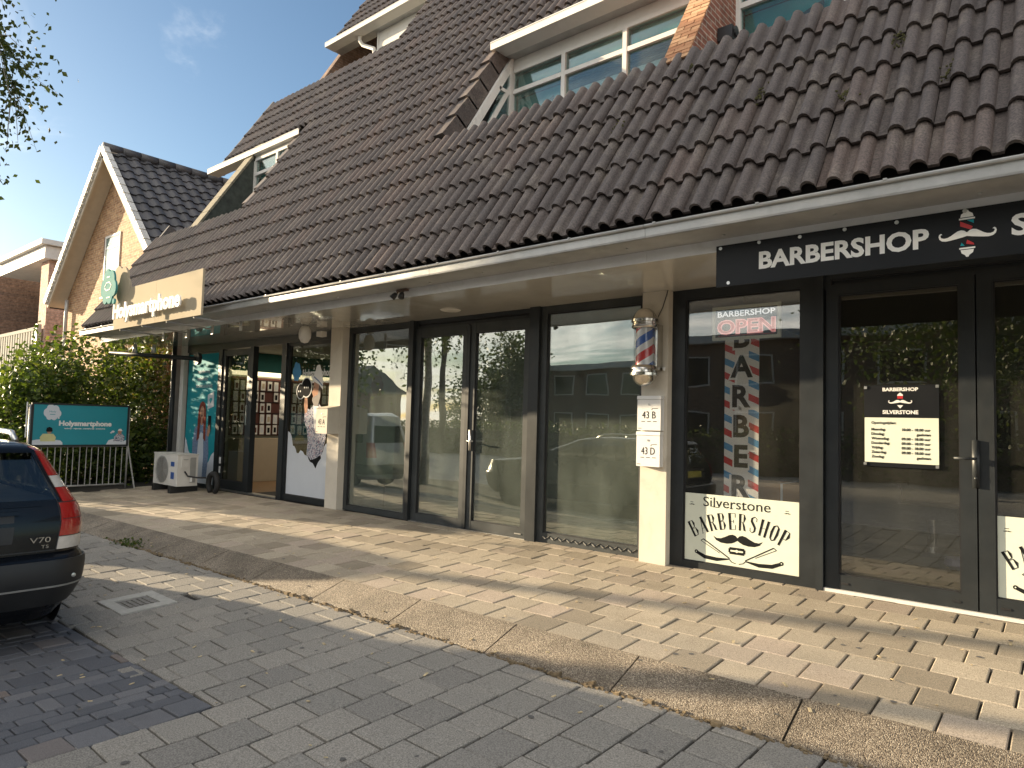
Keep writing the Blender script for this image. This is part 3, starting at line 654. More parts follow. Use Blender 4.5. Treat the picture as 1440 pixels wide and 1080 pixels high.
def tiles(parent, regs, gx, limit, piece, pme, base, gau, name, rm, wd, mt, maxs=None, lock=0):
    L_ = []
    for x0, x1, s0, s1 in regs:
        k0 = round((x0 - gx) / wd); k1 = round((x1 - gx) / wd)
        for k in range(k0, k1):
            r0 = math.floor(s0 / gau + .35); r1 = math.ceil(s1 / gau - .3)
            for r_ in range(r0, r1):
                xx = gx + (k + .5) * wd; s_ = r_ * gau
                if s_ < s0 - .15: continue
                pt = base(xx, s_); q = project(base(xx, s_ + gau / 2))
                vis = q is not None and -20 < q[0] < 1460 and -20 < q[1] < 1100
                L_.append((q[2] if vis else 999, xx, s_, pt))
    L_.sort(key=lambda a: a[0]); st = MB()
    for i, (d, xx, s_, pt) in enumerate(L_):
        mw = Matrix.Translation(pt + Vector((random.uniform(-.003, .003), 0, 0))) @ rm @ Matrix.Rotation(random.gauss(0, .008), 4, 'Z') @ Matrix.Rotation(random.gauss(0, .010), 4, 'Y') @ Matrix.Translation((0, random.uniform(-.006, .006), random.uniform(-.003, .005)))
        if i < limit and d < 900: inst(pme, name, parent, mw)
        else: st.rv = random.uniform(.01, .99); st.add([mw @ Vector(v_) for v_ in piece.v], piece.f)
    if st.v:
        o = st.build('more_' + name + 's', mt, parent); o.data.polygons.foreach_set('use_smooth', [len(f) == 4 and (i % (len(piece.f))) < len(piece.f) // 2 for i, f in enumerate(st.f)]); tag(o, None, None, None, 'stuff')
tiles(roof, regions, -.446, 300, tp, tme, lambda x, s: roofp(x, s), GAU, 'roof_tile', RM, TWD, m_tile)
# verge tiles along the cut-outs (smooth flaps hanging down the side)
def verge(x, s0, s1, side):
    s_ = s0
    while s_ < s1 - .1:
        b = MB(); e = .11; h0, h1 = .05, .012; a = s_; z = min(s_ + .42, s1)
        b.add([roofp(x - e, a, .068), roofp(x + e, a, .075), roofp(x + e, z, .035), roofp(x - e, z, .03), roofp(x - e, a, .0), roofp(x + e, a, -.17), roofp(x + e, z, -.20), roofp(x - e, z, -.03)],
              [(0, 1, 2, 3), (1, 5, 6, 2), (0, 4, 5, 1), (3, 2, 6, 7), (0, 3, 7, 4)] if side > 0 else [(0, 1, 2, 3), (1, 5, 6, 2), (0, 4, 5, 1), (3, 2, 6, 7), (0, 3, 7, 4)])
        b.build('verge_tile', m_tile, roof); s_ += GAU
verge(-6.50, 2.45, 4.46, 1); verge(-11.42, 2.5, 4.5, 1); verge(-9.98, 6.62, 8.7, 1)
for x, s0, s1 in ((-14.80, 0, 2.45), (-14.75, 4.5, 6.7), (-13.85, 8.72, 11.3)):
    s_ = s0
    while s_ < s1 - .05:
        b = MB(); b.obox(roofp(x, s_ + .2, -.06), RX * .035, RU * .205, RN * .10); b.build('verge_tile', m_tile2, roof); s_ += GAU
# moss tufts in the tile valleys
b = MB()
for (x, s_) in ((-1.34, .95), (-1.05, 1.45), (-2.05, 1.25), (-.7, .9), (-2.9, 2.0), (-3.4, 1.4)):
    for k in range(45):
        pp = roofp(x + random.gauss(0, .035), s_ + random.gauss(0, .05), random.uniform(.03, .075)); b.obox(pp, (random.uniform(.003, .009), 0, 0), (0, .006, 0), (0, 0, random.uniform(.003, .008)))
tag(b.build('moss', m_moss, roof), None, None, None, 'stuff')

# recessed dormers: gutter, soffit, fascia, window wall, cheek
SNAP = lambda x: -.446 + round((x + .446) / .322) * .322
def dormer(x0, x1, sg, yw, zt, zfl, panes, name_y, cheek=True, gx0=None):
    g = roofp(0, sg); yf, zg = g.y - .20, g.z - .13; gx0 = x0 - .05 if gx0 is None else gx0
    b = MB(); prof = [(yf, zg), (yf + .26, zg), (yf + .26, zg + .012), (yf + .012, zg + .012), (yf + .012, zg + .10), (yf - .004, zg + .115), (yf - .012, zg + .10), (yf - .004, zg + .092)]
    b.prism([(gx0, y, z) for y, z in prof[::-1]], (x1 - gx0, 0, 0)); b.build('gutter', m_white, bld)
    b = MB(); b.box(gx0, x1, yf + .262, yw + .05, zg + .004, zg + .03); b.build('soffit', m_zinc, bld)
    b = MB(); b.box(x0, x1, yw - .03, yw, zt + .002, zg + .002); b.build('fascia_board', m_white, bld)
    b = MB(); b.box(x0 + .06, x1, yw, yw + .1, zfl - .1, zt); 
    w = MB()
    zm = zt - .335
    fr = MB(); xs = [x0 + .02] + panes + [x1]
    fr.box(xs[0], xs[-1], yw - .045, yw + .02, zt - .055, zt); fr.box(xs[0], xs[-1], yw - .05, yw + .02, zm - .03, zm + .03)
    for k, xx in enumerate(xs):
        fr.box(xx - .03, xx + .03, yw - .054, yw + .022, zfl - .3, zt - .056)
    wf = fr.build('dormer_window', m_white, bld)
    for k in range(len(xs) - 1):
        p_ = MB(); p_.box(xs[k] + .03, xs[k + 1] - .03, yw - .01, yw - .004, zm + .03, zt - .055); p_.build('pane', m_glassd, wf)
        p_ = MB(); p_.box(xs[k] + .03, xs[k + 1] - .03, yw - .01, yw - .004, zfl - .3, zm - .03); p_.build('pane', m_glassd, wf)
        c_ = MB(); c_.box(xs[k] + .03, xs[k + 1] - .03, yw + .07, yw + .075, zm - .05, zt - .05)
        c_.build('blind', m_tealblind, wf)
        if k > 0:
            for j in range(4):
                s_ = MB(); s_.obox(((xs[k] + xs[k + 1]) / 2, yw + .045, zm - .055 - j * .042), ((xs[k + 1] - xs[k]) / 2 - .035, 0, 0), (0, .018, -.008), (0, .002, .008)); s_.build('blind_slat', m_black, wf)
            c_ = MB(); c_.box(xs[k] + .03, xs[k + 1] - .03, yw + .08, yw + .085, zfl - .2, zm - .2); c_.build('net_curtain', m_whitep, wf)
        else:
            c_ = MB(); c_.box(xs[k] + .03, xs[k + 1] - .03, yw + .08, yw + .085, zfl - .2, zm - .06); c_.build('blind', m_tealblind, wf)
            c_ = MB(); c_.prism([(xs[k] + .2, yw + .04, zfl), (xs[k + 1] - .22, yw + .04, zfl), (xs[k + 1] - .22, yw + .04, zm - .2), (xs[k] + .2, yw + .04, zm - .42)], (0, .01, 0)); c_.build('window_sash', m_black, wf)
    r_ = MB(); r_.box(x0 + .05, x1, yw + .5, yw + .55, zfl - .6, zt + .3); r_.box(x0 + .05, x1, yw - .0, yw + .55, zt + .02, zt + .05); r_.box(x0 + .05, x1, yw + .0, yw + .55, zfl - .6, zfl - .55); r_.build('inner_wall', m_dark, bld)
    f_ = MB(); f_.box(x0, x1, roofp(0, sg - 2.1).y - .02, yw, zfl - .35, zfl - .3); f_.build('balcony_floor', m_zinc, bld)
    if cheek:      # white board under the verge, glazed triangle behind it
        s0 = sg - 2.15; a, z = roofp(x0, s0, -.30), roofp(x0, sg - .12, -.30)
        c_ = MB(); c_.prism([a, z, z + Vector((0, .0, .20)), a + Vector((0, 0, .20))], (.05, 0, 0)); c_.build('bargeboard', m_white, bld)
        c_ = MB(); a2, z2 = a + Vector((.012, .14, 0)), z + Vector((.012, .10, 0))
        c_.prism([a2, z2, z2 + Vector((0, .07, 0)), a2 + Vector((0, .07, 0))], (.04, 0, 0)); c_.box(x0 + .012, x0 + .06, yw - .12, yw - .056, zfl - .3, zt)
        c_.bar((x0 + .03, z.y - .28, zm - .04), (x0 + .03, yw - .1, zm - .04), .04, .05); sf = c_.build('side_window', m_white, bld)
        g_ = MB(); g_.prism([(x0 + .03, a2.y + .1, a2.z), (x0 + .03, yw - .12, a2.z), (x0 + .03, yw - .12, zt), (x0 + .03, z2.y + .05, zt - .05)], (.005, 0, 0)); g_.build('pane', m_glassd, sf)
        g_ = MB(); g_.prism([(x0 - .12, a.y, a.z - .4), (x0 - .12, yw + .1, a.z - .4), (x0 - .12, yw + .1, zt + .3), (x0 - .12, z.y, zt + .2)], (.02, 0, 0)); g_.build('inner_wall', m_dark, bld)
dormer(-6.40, -3.24, 4.44, 1.0, 6.44, 5.15, [-5.46, -4.50], 0)
dormer(-2.96, 4.0, 4.44, .78, 6.30, 5.15, [-1.85, -.7, .5, 1.7, 2.9], 0, cheek=False, gx0=-2.96)
dormer(-13.0, -11.30, 4.50, .72, 6.58, 5.2, [-12.15], 0, cheek=False, gx0=-14.85)
dormer(-12.45, -9.95, 8.70, 3.25, 9.86, 8.7, [-11.55, -10.7], 0, cheek=False, gx0=-13.95)
b = MB(); b.box(-12.45, -12.41, 3.2, 5.2, 8.2, 10.3); b.build('side_wall', m_white, bld)
# white rain pipe on the upper dormer
b = MB(); b.tube([(-12.9, 3.05, 10.25), (-12.9, 3.05, 10.10), (-12.85, 3.1, 10.0), (-12.5, 3.16, 9.82), (-12.48, 3.16, 9.7), (-12.48, 3.16, 8.4)], .045, 10); b.build('rain_pipe', m_white, bld, True)
# party wall fins that follow the slope
def fin(x0, x1, s0, s1, n0, bricks):
    b = MB(); pts = [roofp(x0, s0, n0), roofp(x0, s1, n0), Vector((x0, roofp(0, s1).y + .9, roofp(0, s1, n0).z)), Vector((x0, roofp(0, s1).y + .9, roofp(0, s0, n0).z))]
    b.prism([p_ - RX * 0 for p_ in pts], (x1 - x0, 0, 0)); f = b.build('party_wall', m_brickY if bricks else m_mossw, bld)
    if bricks:
        rows = int((s1 - s0) / .066); w = x1 - x0; shared = {}
        for r_ in range(rows):
            cuts = [(0, .66), (.67, 1)] if r_ % 2 else [(0, .33), (.34, 1)]
            for a, z in cuts:
                l_ = (z - a) * w - .006
                if round(l_, 3) not in shared:
                    q = MB(); q.obox((0, 0, 0), (l_ / 2, 0, 0), (0, .029, 0), (0, 0, .012)); shared[round(l_, 3)] = mesh_of(q, m_brickp)
                mw = Matrix.Translation(roofp(x0 + (a + z) / 2 * w, s0 + (r_ + .5) * .066, n0 + .002)) @ RM @ Matrix.Translation((0, 0, random.uniform(-.002, .003)))
                inst(shared[round(l_, 3)], 'brick', f, mw)
    else:
        s_ = s0
        while s_ < s1 - .1:
            q = MB(); q.obox(roofp((x0 + x1) / 2, s_ + .2, n0 + .02), RX * (x1 - x0) * .6, RU * .195, RN * .02); q.build('coping_stone', mat('lichen_coping', (.21, .19, .14), .9, .4, 25) if 'lichen_coping' not in MATS else MATS['lichen_coping'], f); s_ += .4
m_mossw = mat('dark_mossy_wall', (.05, .058, .05), .9, .4, 8, bump=.4)
fin(-3.24, -2.96, 2.3, 4.40, .03, True)
fin(-13.25, -13.0, 2.3, 4.45, .03, False)
b = MB(); b.lathe((-2.9, .33, 5.45), [(0, -.06), (.05, -.06), (.055, .0), (.055, .12), (.0, .13)], 10, 'x'); b.box(-2.955, -2.80, .25, .41, 5.36, 5.50)
o = b.build('wall_lamp', m_black); tag(o, 'small black wall lamp on the brick party wall between the dormers', 'lamp')

# ------------------------------------------------------------------ shop fronts
def window(x0, x1, z0, z1, w, fm, gm, y0=0.0, y1=.07, wb=None, label=None, wt=None):
    b = MB(); bbox_frame(b, x0, x1, z0, z1, y0, y1, w, wb, wt); f = b.build('shop_window', fm, bld)
    if label: f['label'] = label
    wb = w if wb is None else wb; wt = w if wt is None else wt
    g = MB(); g.box(x0 + w, x1 - w, y0 + .034, y0 + .042, z0 + wb, z1 - wt); g.build('pane', gm, f)
    s = MB(); e = .012; bbox_frame(s, x0 + w, x1 - w, z0 + wb, z1 - wt, y0 + .014, y0 + .033, e); s.build('glazing_bead', m_black, f)
    return f
def door(x0, x1, z0, z1, w, fm, gm, y0=.0, wb=None, wt=None, gasket=True):
    b = MB(); bbox_frame(b, x0, x1, z0, z1, y0, y0 + .065, w, wb, wt); f = b.build('door', fm, bld)
    wb = w if wb is None else wb; wt = w if wt is None else wt
    g = MB(); g.box(x0 + w, x1 - w, y0 + .03, y0 + .038, z0 + wb, z1 - wt); g.build('pane', gm, f)
    s = MB(); bbox_frame(s, x0 + w, x1 - w, z0 + wb, z1 - wt, y0 + .012, y0 + .029, .010); s.build('glazing_bead', m_black, f); return f
Z1 = 2.735
# empty middle shop
window(-8.69, -7.26, .0, Z1, .075, m_framegrey, m_glass, .01)
b = MB(); b.box(-7.26, -7.185, -.035, .08, -.01, Z1); b.build('mullion', m_frame, bld)
window(-7.185, -5.13, 2.62, Z1, .05, m_frame, m_frame, .02, .09, wb=.03)
dl = door(-7.18, -6.165, .012, 2.62, .105, m_framegrey, m_glass, .015, wb=.10, wt=.12)
d2 = door(-6.150, -5.135, .012, 2.62, .105, m_framegrey, m_glass, .015, wb=.11, wt=.12)
b = MB(); b.box(-6.185, -6.13, -.004, .013, .014, 2.60); b.build('meeting_strip', m_frame, d2)
b = MB(); b.box(-6.105, -6.07, -.002, .014, 1.0, 1.26); b.tube([(-6.087, -.002, 1.12), (-6.087, -.05, 1.12), (-5.98, -.055, 1.12)], .010, 8); b.build('handle', m_alu, d2, True)
b = MB(); b.box(-5.32, -5.22, .006, .014, .05, .062); b.build('label_plate', m_alu, d2)
b = MB(); b.box(-5.13, -4.985, -.035, .08, -.01, Z1); b.build('mullion', m_frame, bld)
w3 = window(-4.985, -3.575, .0, Z1, .085, m_framegrey, m_glass, .01, wb=.115)
b = MB()
for k in range(22):
    xx = -4.87 + k * .056; b.obox((xx, .006, .062 + .012 * (k % 2)), (.018, 0, .012 * (1 if k % 2 else -1)), (0, .005, 0), (.003, 0, .004))
b.build('tread_plate_pattern', m_alu, w3)
b = MB(); b.box(-7.18, -5.13, -.02, .09, -.01, .010); b.build('threshold', m_alu, bld)
# barber shop
fb = window(-3.28, -1.885, -.01, Z1, .14, m_frame, m_glassb, -.02, .06, wb=.075, wt=.10)
b = MB(); b.box(-1.885, -1.825, -.05, .08, -.01, Z1); b.build('mullion', m_frame, bld)
window(-1.825, .40, 2.60, Z1, .05, m_frame, m_frame, -.01, .09, wb=.03)
d3 = door(-1.815, -.722, .03, 2.60, .105, m_frame, m_glassb, -.012, wb=.12, wt=.06)
d4 = door(-.712, .385, .03, 2.60, .105, m_frame, m_glassb, -.012, wb=.12, wt=.06)
b = MB(); b.box(-.748, -.700, -.030, -.013, .96, 1.32); b.tube([(-.724, -.03, 1.18), (-.724, -.075, 1.18), (-.86, -.08, 1.18)], .011, 8); b.lathe((-.724, -.03, 1.03), [(0, -.006), (.012, -.006), (.012, 0)], 10, 'y'); b.build('handle', m_alu if False else m_frame, d3, True)
for xx in (-1.66, -.86):
    b = MB(); b.box(xx - .03, xx + .03, -.016, -.011, .075, .09); b.build('drain_slot', m_black, d3)
b = MB(); b.box(-.58, -.52, -.016, -.011, .075, .09); b.build('drain_slot', m_black, d4)
b = MB(); b.box(-1.82, .40, -.045, .08, .002, .027); o = b.build('threshold', m_white, bld)
b = MB(); b.box(-1.86, .42, -.06, .05, -.06, .0); b.build('threshold_stone', mat('worn_stone', (.20, .17, .13), .9, .4, 25, bump=.4), bld)
window(.46, 1.75, -.01, Z1, .10, m_frame, m_glassb, -.02)
b = MB(); b.box(.40, .46, -.05, .08, -.01, Z1); b.build('mullion', m_frame, bld)
# phone shop
b = MB(); b.box(-14.02, -9.0, .0, .09, 2.60, Z1); b.build('door_head', m_frame, bld)
window(-13.99, -12.68, .0, 2.60, .05, m_frame, m_glassh, .01)
b = MB(); b.box(-12.68, -12.55, -.02, .08, -.01, 2.60); b.build('mullion', m_frame, bld)
dp = door(-12.53, -11.55, .02, 2.58, .09, m_frame, m_glassh, .0, wb=.16, wt=.1)
b = MB(); b.box(-11.61, -11.58, -.02, .0, 1.20, 1.55); b.build('handle', m_alu, dp)
b = MB(); b.box(-12.50, -12.44, -.006, -.001, .30, .42); b.box(-12.50, -12.44, -.006, -.001, .47, .59); b.build('sticker', m_whitep, dp)
b = MB(); b.box(-11.53, -11.42, -.02, .08, -.01, 2.60); b.build('mullion', m_frame, bld)
b = MB(); b.box(-10.50, -10.36, -.02, .08, -.01, 2.60); b.build('mullion', m_frame, bld)
b = MB(); b.box(-12.5, -10.5, -.03, .1, -.006, .018); b.build('threshold', m_alu, bld)
b = MB(); b.box(-11.42, -10.5, .10, 1.1, -.003, .012); tag(b.build('door_mat', m_tarp), 'dark door mat inside the open phone shop doorway', 'door mat')
window(-10.36, -8.985, .0, 2.60, .045, m_frame, m_glassh, .01, wb=.09)

# ------------------------------------------------------------------ inside the phone shop
dw = thing('phone_case_wall', (-13.88, 2.2, 0), 'red brown display wall with rows of white phone case packages behind the open door', 'display wall')
b = MB(); b.box(-13.94, -13.90, .9, 4.3, .95, 2.2); b.build('panel', m_redwall, dw)
pk = MB(); pk.box(-.012, .012, -.048, .048, -.10, .10); pkm = mesh_of(pk, m_whitep)
pj = MB(); pj.box(.0125, .0135, -.028, .028, -.06, .05); pjm = [mesh_of(pj, m_) for m_ in (m_ink, m_beige, m_bluep, m_redwall)]
for r_ in range(5):
    for k in range(21):
        if random.random() < .12: continue
        y = .98 + k * .155 + random.uniform(-.012, .012); z = 2.02 - r_ * .235 + random.uniform(-.008, .008)
        o = inst(pkm, 'phone_case_package', dw, Matrix.Translation((-13.87, y, z)))
        ORG[o.name] = ORG[dw.name]; q = bpy.data.objects.new('window_cutout', random.choice(pjm)); COL.objects.link(q); q.parent = o
for r_ in range(6):
    b = MB(); b.box(-13.90, -13.86, .9, 4.3, 2.14 - r_ * .235, 2.15 - r_ * .235); b.build('rail', m_black, dw)
b = MB(); b.box(-13.94, -13.72, .9, 4.3, 2.32, 2.72); o = b.build('teal_header', m_tealwall, dw)
b = MB(); b.box(-13.90, -13.73, .9, 4.3, 2.235, 2.315); o = b.build('light_strip', m_led, dw)
pl = Plane((-13.715, 2.3, 2.42), (0, 1, 0), (0, 0, 1)); b = MB(); text(b, pl, 'laptops', 0, .06, None, .17, 0, .003, .01); b.build('lettering', mat('tarnished_letter', (.16, .14, .08), .6), dw)
b = MB(); b.box(-13.93, -13.5, .9, 4.3, 0, .90); tag(b.build('counter', m_beige), 'long beige counter below the phone case wall', 'counter')
b = MB(); b.box(-10.1, -9.2, 1.0, 1.5, 0, 1.05); tag(b.build('display_cabinet', m_beige), 'beige display cabinet behind the shop window with the hat man print', 'cabinet')
ld = bpy.data.lights.new('shop_strip_light', 'AREA'); ld.energy = 9; ld.size = 3; ld.size_y = .1; ld.shape = 'RECTANGLE'; ld.color = (1, .86, .66)
lo = bpy.data.objects.new('shop_strip_light', ld); COL.objects.link(lo); lo.location = (-12.2, 2.3, 2.68); lo.rotation_euler = (0, 0, math.pi / 2)

# ------------------------------------------------------------------ things on and behind the glass
# teal print on the left window
tp_ = thing('window_print', (-13.33, .0, 0), 'teal window print of a woman with red hair and a phone, behind the fan unit', 'window print')
PL = street_plane(-13.99 + .05, .05, .006); Wd, Hd = 1.21, 2.50
b = MB(); PL.rect(b, 0, Wd, 0, Hd, 0, .002); b.build('teal_sheet', m_teal, tp_)
b = MB(); PL.poly(b, [(0, 0), (Wd, 0), (Wd, .62), (Wd - .10, .56), (Wd - .2, .42), (Wd - .34, .36), (.8, .40), (.62, .30), (.44, .36), (.30, .50), (.16, .60), (.06, .80), (0, .86)], .003, .004); b.build('cloud', m_bluep, tp_)
b = MB(); PL.poly(b, [(.38, .12), (.95, .12), (1.0, .55), (.95, .95), (.86, 1.08), (.72, 1.15), (.56, 1.14), (.40, 1.05), (.33, .8), (.34, .5)], .005, .006); jk = b.build('denim_jacket', m_denim, tp_)
b = MB(); PL.poly(b, [(.55, .12), (.78, .12), (.80, .55), (.76, .95), (.66, .98), (.58, .9), (.54, .5)], .007, .008); b.build('white_top', m_bluep, tp_)
b = MB(); PL.poly(b, [(.50, .80), (.60, .86), (.61, 1.15), (.75, 1.15), (.76, .86), (.86, .80), (.84, 1.2), (.82, 1.42), (.77, 1.54), (.68, 1.58), (.59, 1.54), (.53, 1.42), (.51, 1.2)], .009, .010); b.build('hair', m_hair, tp_)
b = MB(); PL.ell(b, .68, 1.36, .082, .125, .011, .012); PL.rect(b, .645, .715, 1.12, 1.26, .011, .0118); fc = b.build('face', m_skin, tp_)
b = MB(); PL.ell(b, .68, 1.295, .024, .022, .013, .014, 12); PL.ell(b, .65, 1.385, .012, .008, .013, .014, 10); PL.ell(b, .712, 1.385, .012, .008, .013, .014, 10); b.build('eyes_and_mouth', m_ink, fc)
b = MB(); PL.rect(b, .93, 1.05, 1.0, 1.30, .011, .012); b.build('phone', m_ink, tp_)
b = MB(); PL.poly(b, [(.90, .92), (.98, .90), (1.04, 1.02), (1.02, 1.12), (.94, 1.10)], .0125, .0135); b.build('hand', m_skin, tp_)
b = MB(); PL.poly(b, [(.88, 1.42), (1.12, 1.48), (1.10, 1.76), (.86, 1.70)], .005, .006); ht = b.build('message_bubble', m_bluep, tp_)
b = MB(); PL.poly(b, [(.985, 1.53), (1.05, 1.61), (1.03, 1.65), (.995, 1.63), (.965, 1.645), (.93, 1.60)], .007, .008); b.build('heart', m_teal, ht)
for a_ in (('telefoons', .40, 2.12, .5, .075), ('tablets', .40, 1.98, .42, .075), ('accessoires', .36, 1.84, .66, .085)):
    b = MB(); text(b, PL, *a_, .005, .006); b.build('lettering', m_bluep, tp_)
# man with hat on the right window
mp_ = thing('window_print', (-9.7, .0, 0), 'window print of a bearded man in a white hat and patterned shirt over clouds', 'window print')
PL = street_plane(-10.315, .09, .042); Wd = 1.285
b = MB(); PL.poly(b, [(0, 0), (Wd, 0), (Wd, .98), (1.24, .98), (1.18, .95), (1.14, .88), (1.09, .87), (1.04, .82), (1.02, .74), (.97, .72), (.92, .68), (.90, .62), (.80, .60), (.72, .57), (.64, .60), (.60, .66), (.52, .67), (.47, .72), (.40, .74), (.35, .69), (.29, .69), (.26, .75), (.21, .80), (.17, .80), (.15, .88), (.12, .96), (.07, 1.02), (0, 1.04)], .0, .002); b.build('cloud', m_bluep, mp_)
b = MB(); PL.poly(b, [(.62, .64), (.68, .57), (.76, .55), (.84, .47), (.90, .57), (.98, .64), (.95, .72), (.64, .72)], .003, .004); b.build('dark_trousers', m_ink, mp_)
b = MB(); PL.poly(b, [(.58, .68), (.70, .60), (.80, .62), (1.0, .70), (1.08, .95), (1.10, 1.20), (1.02, 1.38), (.86, 1.50), (.74, 1.50), (.62, 1.40), (.55, 1.42), (.48, 1.36), (.47, 1.22), (.56, 1.08), (.60, .9)], .005, .006); sh = b.build('shirt', m_shirt, mp_)
b = MB(); PL.poly(b, [(.72, 1.46), (.86, 1.46), (.82, 1.25), (.78, 1.05), (.74, 1.25)], .007, .008); b.build('white_undershirt', m_whitep, mp_)
b = MB(); PL.poly(b, [(.49, 1.34), (.55, 1.36), (.56, 1.46), (.54, 1.58), (.50, 1.60), (.46, 1.58), (.45, 1.48)], .007, .008); b.build('hand', m_skin, mp_)
b = MB(); PL.poly(b, [(.70, 1.72), (.66, 1.68), (.70, 1.62), (.70, 1.52), (.78, 1.48), (.88, 1.58), (.90, 1.76), (.88, 1.9), (.72, 1.9)], .009, .010); fc = b.build('face', m_skin, mp_)
b = MB(); PL.poly(b, [(.69, 1.60), (.68, 1.55), (.74, 1.46), (.84, 1.46), (.90, 1.60), (.90, 1.78), (.86, 1.80), (.83, 1.64), (.75, 1.62), (.72, 1.60)], .011, .012); b.build('beard', mat('dark_beard', (.07, .05, .045), .7, .4, 60), fc)
b = MB(); PL.ell(b, .735, 1.76, .012, .008, .011, .012, 8); b.build('eye', m_ink, fc)
b = MB(); PL.poly(b, [(.63, 1.92), (.70, 1.86), (.86, 1.80), (.96, 1.72), (.965, 1.80), (.94, 1.98), (.86, 2.12), (.78, 2.11), (.72, 1.96)], .013, .014); hat = b.build('hat', m_whitep, mp_)
b = MB(); PL.line(b, [(.71, 1.93), (.84, 1.86), (.955, 1.78)], .022, .0145, .0155); b.build('hat_band', m_denim, hat)
for (ca, cb, ra, nd) in ((.34, 1.70, .125, 2), (.50, 1.76, .155, 3)):
    b = MB(); PL.ell(b, ca, cb, ra, ra * 1.08, .0035 + nd * .001, .0045 + nd * .001, 24); sb = b.build('speech_bubble', m_whitep, mp_)
    b = MB(); PL.ell(b, ca, cb, ra - .018, ra * 1.08 - .018, .0055 + nd * .001, .0065 + nd * .001, 24); b.build('bubble_inside', m_ink, sb)
    b = MB()
    for k in range(nd): PL.ell(b, ca - .05 * (nd - 1) / 2 + .05 * k + (0 if nd == 3 else -.03), cb, .013, .016, .0075 + nd * .001, .0085 + nd * .001, 10)
    b.build('dots', m_whitep, sb)
b = MB(); PL.poly(b, [(c[0] * .24 + .2, c[1] * .30 + 2.02) for c in cloud_pts(1, 1)], .003, .004); b.build('cloud_logo', m_lblue, mp_)
for a_ in (('Holysmartphone', .37, 1.94, .84, .115), ('verkoop - reparatie - smartphones - accessoires', .37, 1.83, .84, .05)):
    b = MB(); text(b, PL, *a_, .003, .004, .03); b.build('lettering', m_whitep, mp_)
# banner flag inside the empty shop
fl = thing('display_banner', (-8.0, .35, 0), 'pale upright banner with an orange flower emblem inside the empty middle shop', 'banner')
PL = Plane((-8.52, .14, .50), (1, .05, 0), (.0, .0, 1))
b = MB(); PL.poly(b, [(-.06, 0), (.76, .02), (.78, 1.10), (.74, 1.55), (.70, 1.62), (.02, 1.62)], 0, .006); b.build('cloth', mat('pale_green_cloth', (.74, .80, .70), .8, .06), fl)
b = MB()
for k in range(6):
    a = 2 * math.pi * k / 6; PL.ell(b, .36 + .075 * math.cos(a), 1.36 + .09 * math.sin(a), .065, .075, .007, .008, 12)
b.build('flower_emblem', mat('orange_print', (.60, .32, .20), .7), fl)
b = MB()
for k in range(15): PL.rect(b, .33, .33 + random.uniform(.03, .055), 1.18 - k * .068, 1.21 - k * .068, .007, .008)
b.build('vertical_lettering', m_whitep, fl)
b = MB(); b.box(-8.3, -8.0, .25, .75, 0, .05); b.tube([(-8.17, .36, .05), (-8.17, .36, .5)], .012, 8); b.build('stand', m_frame, fl)

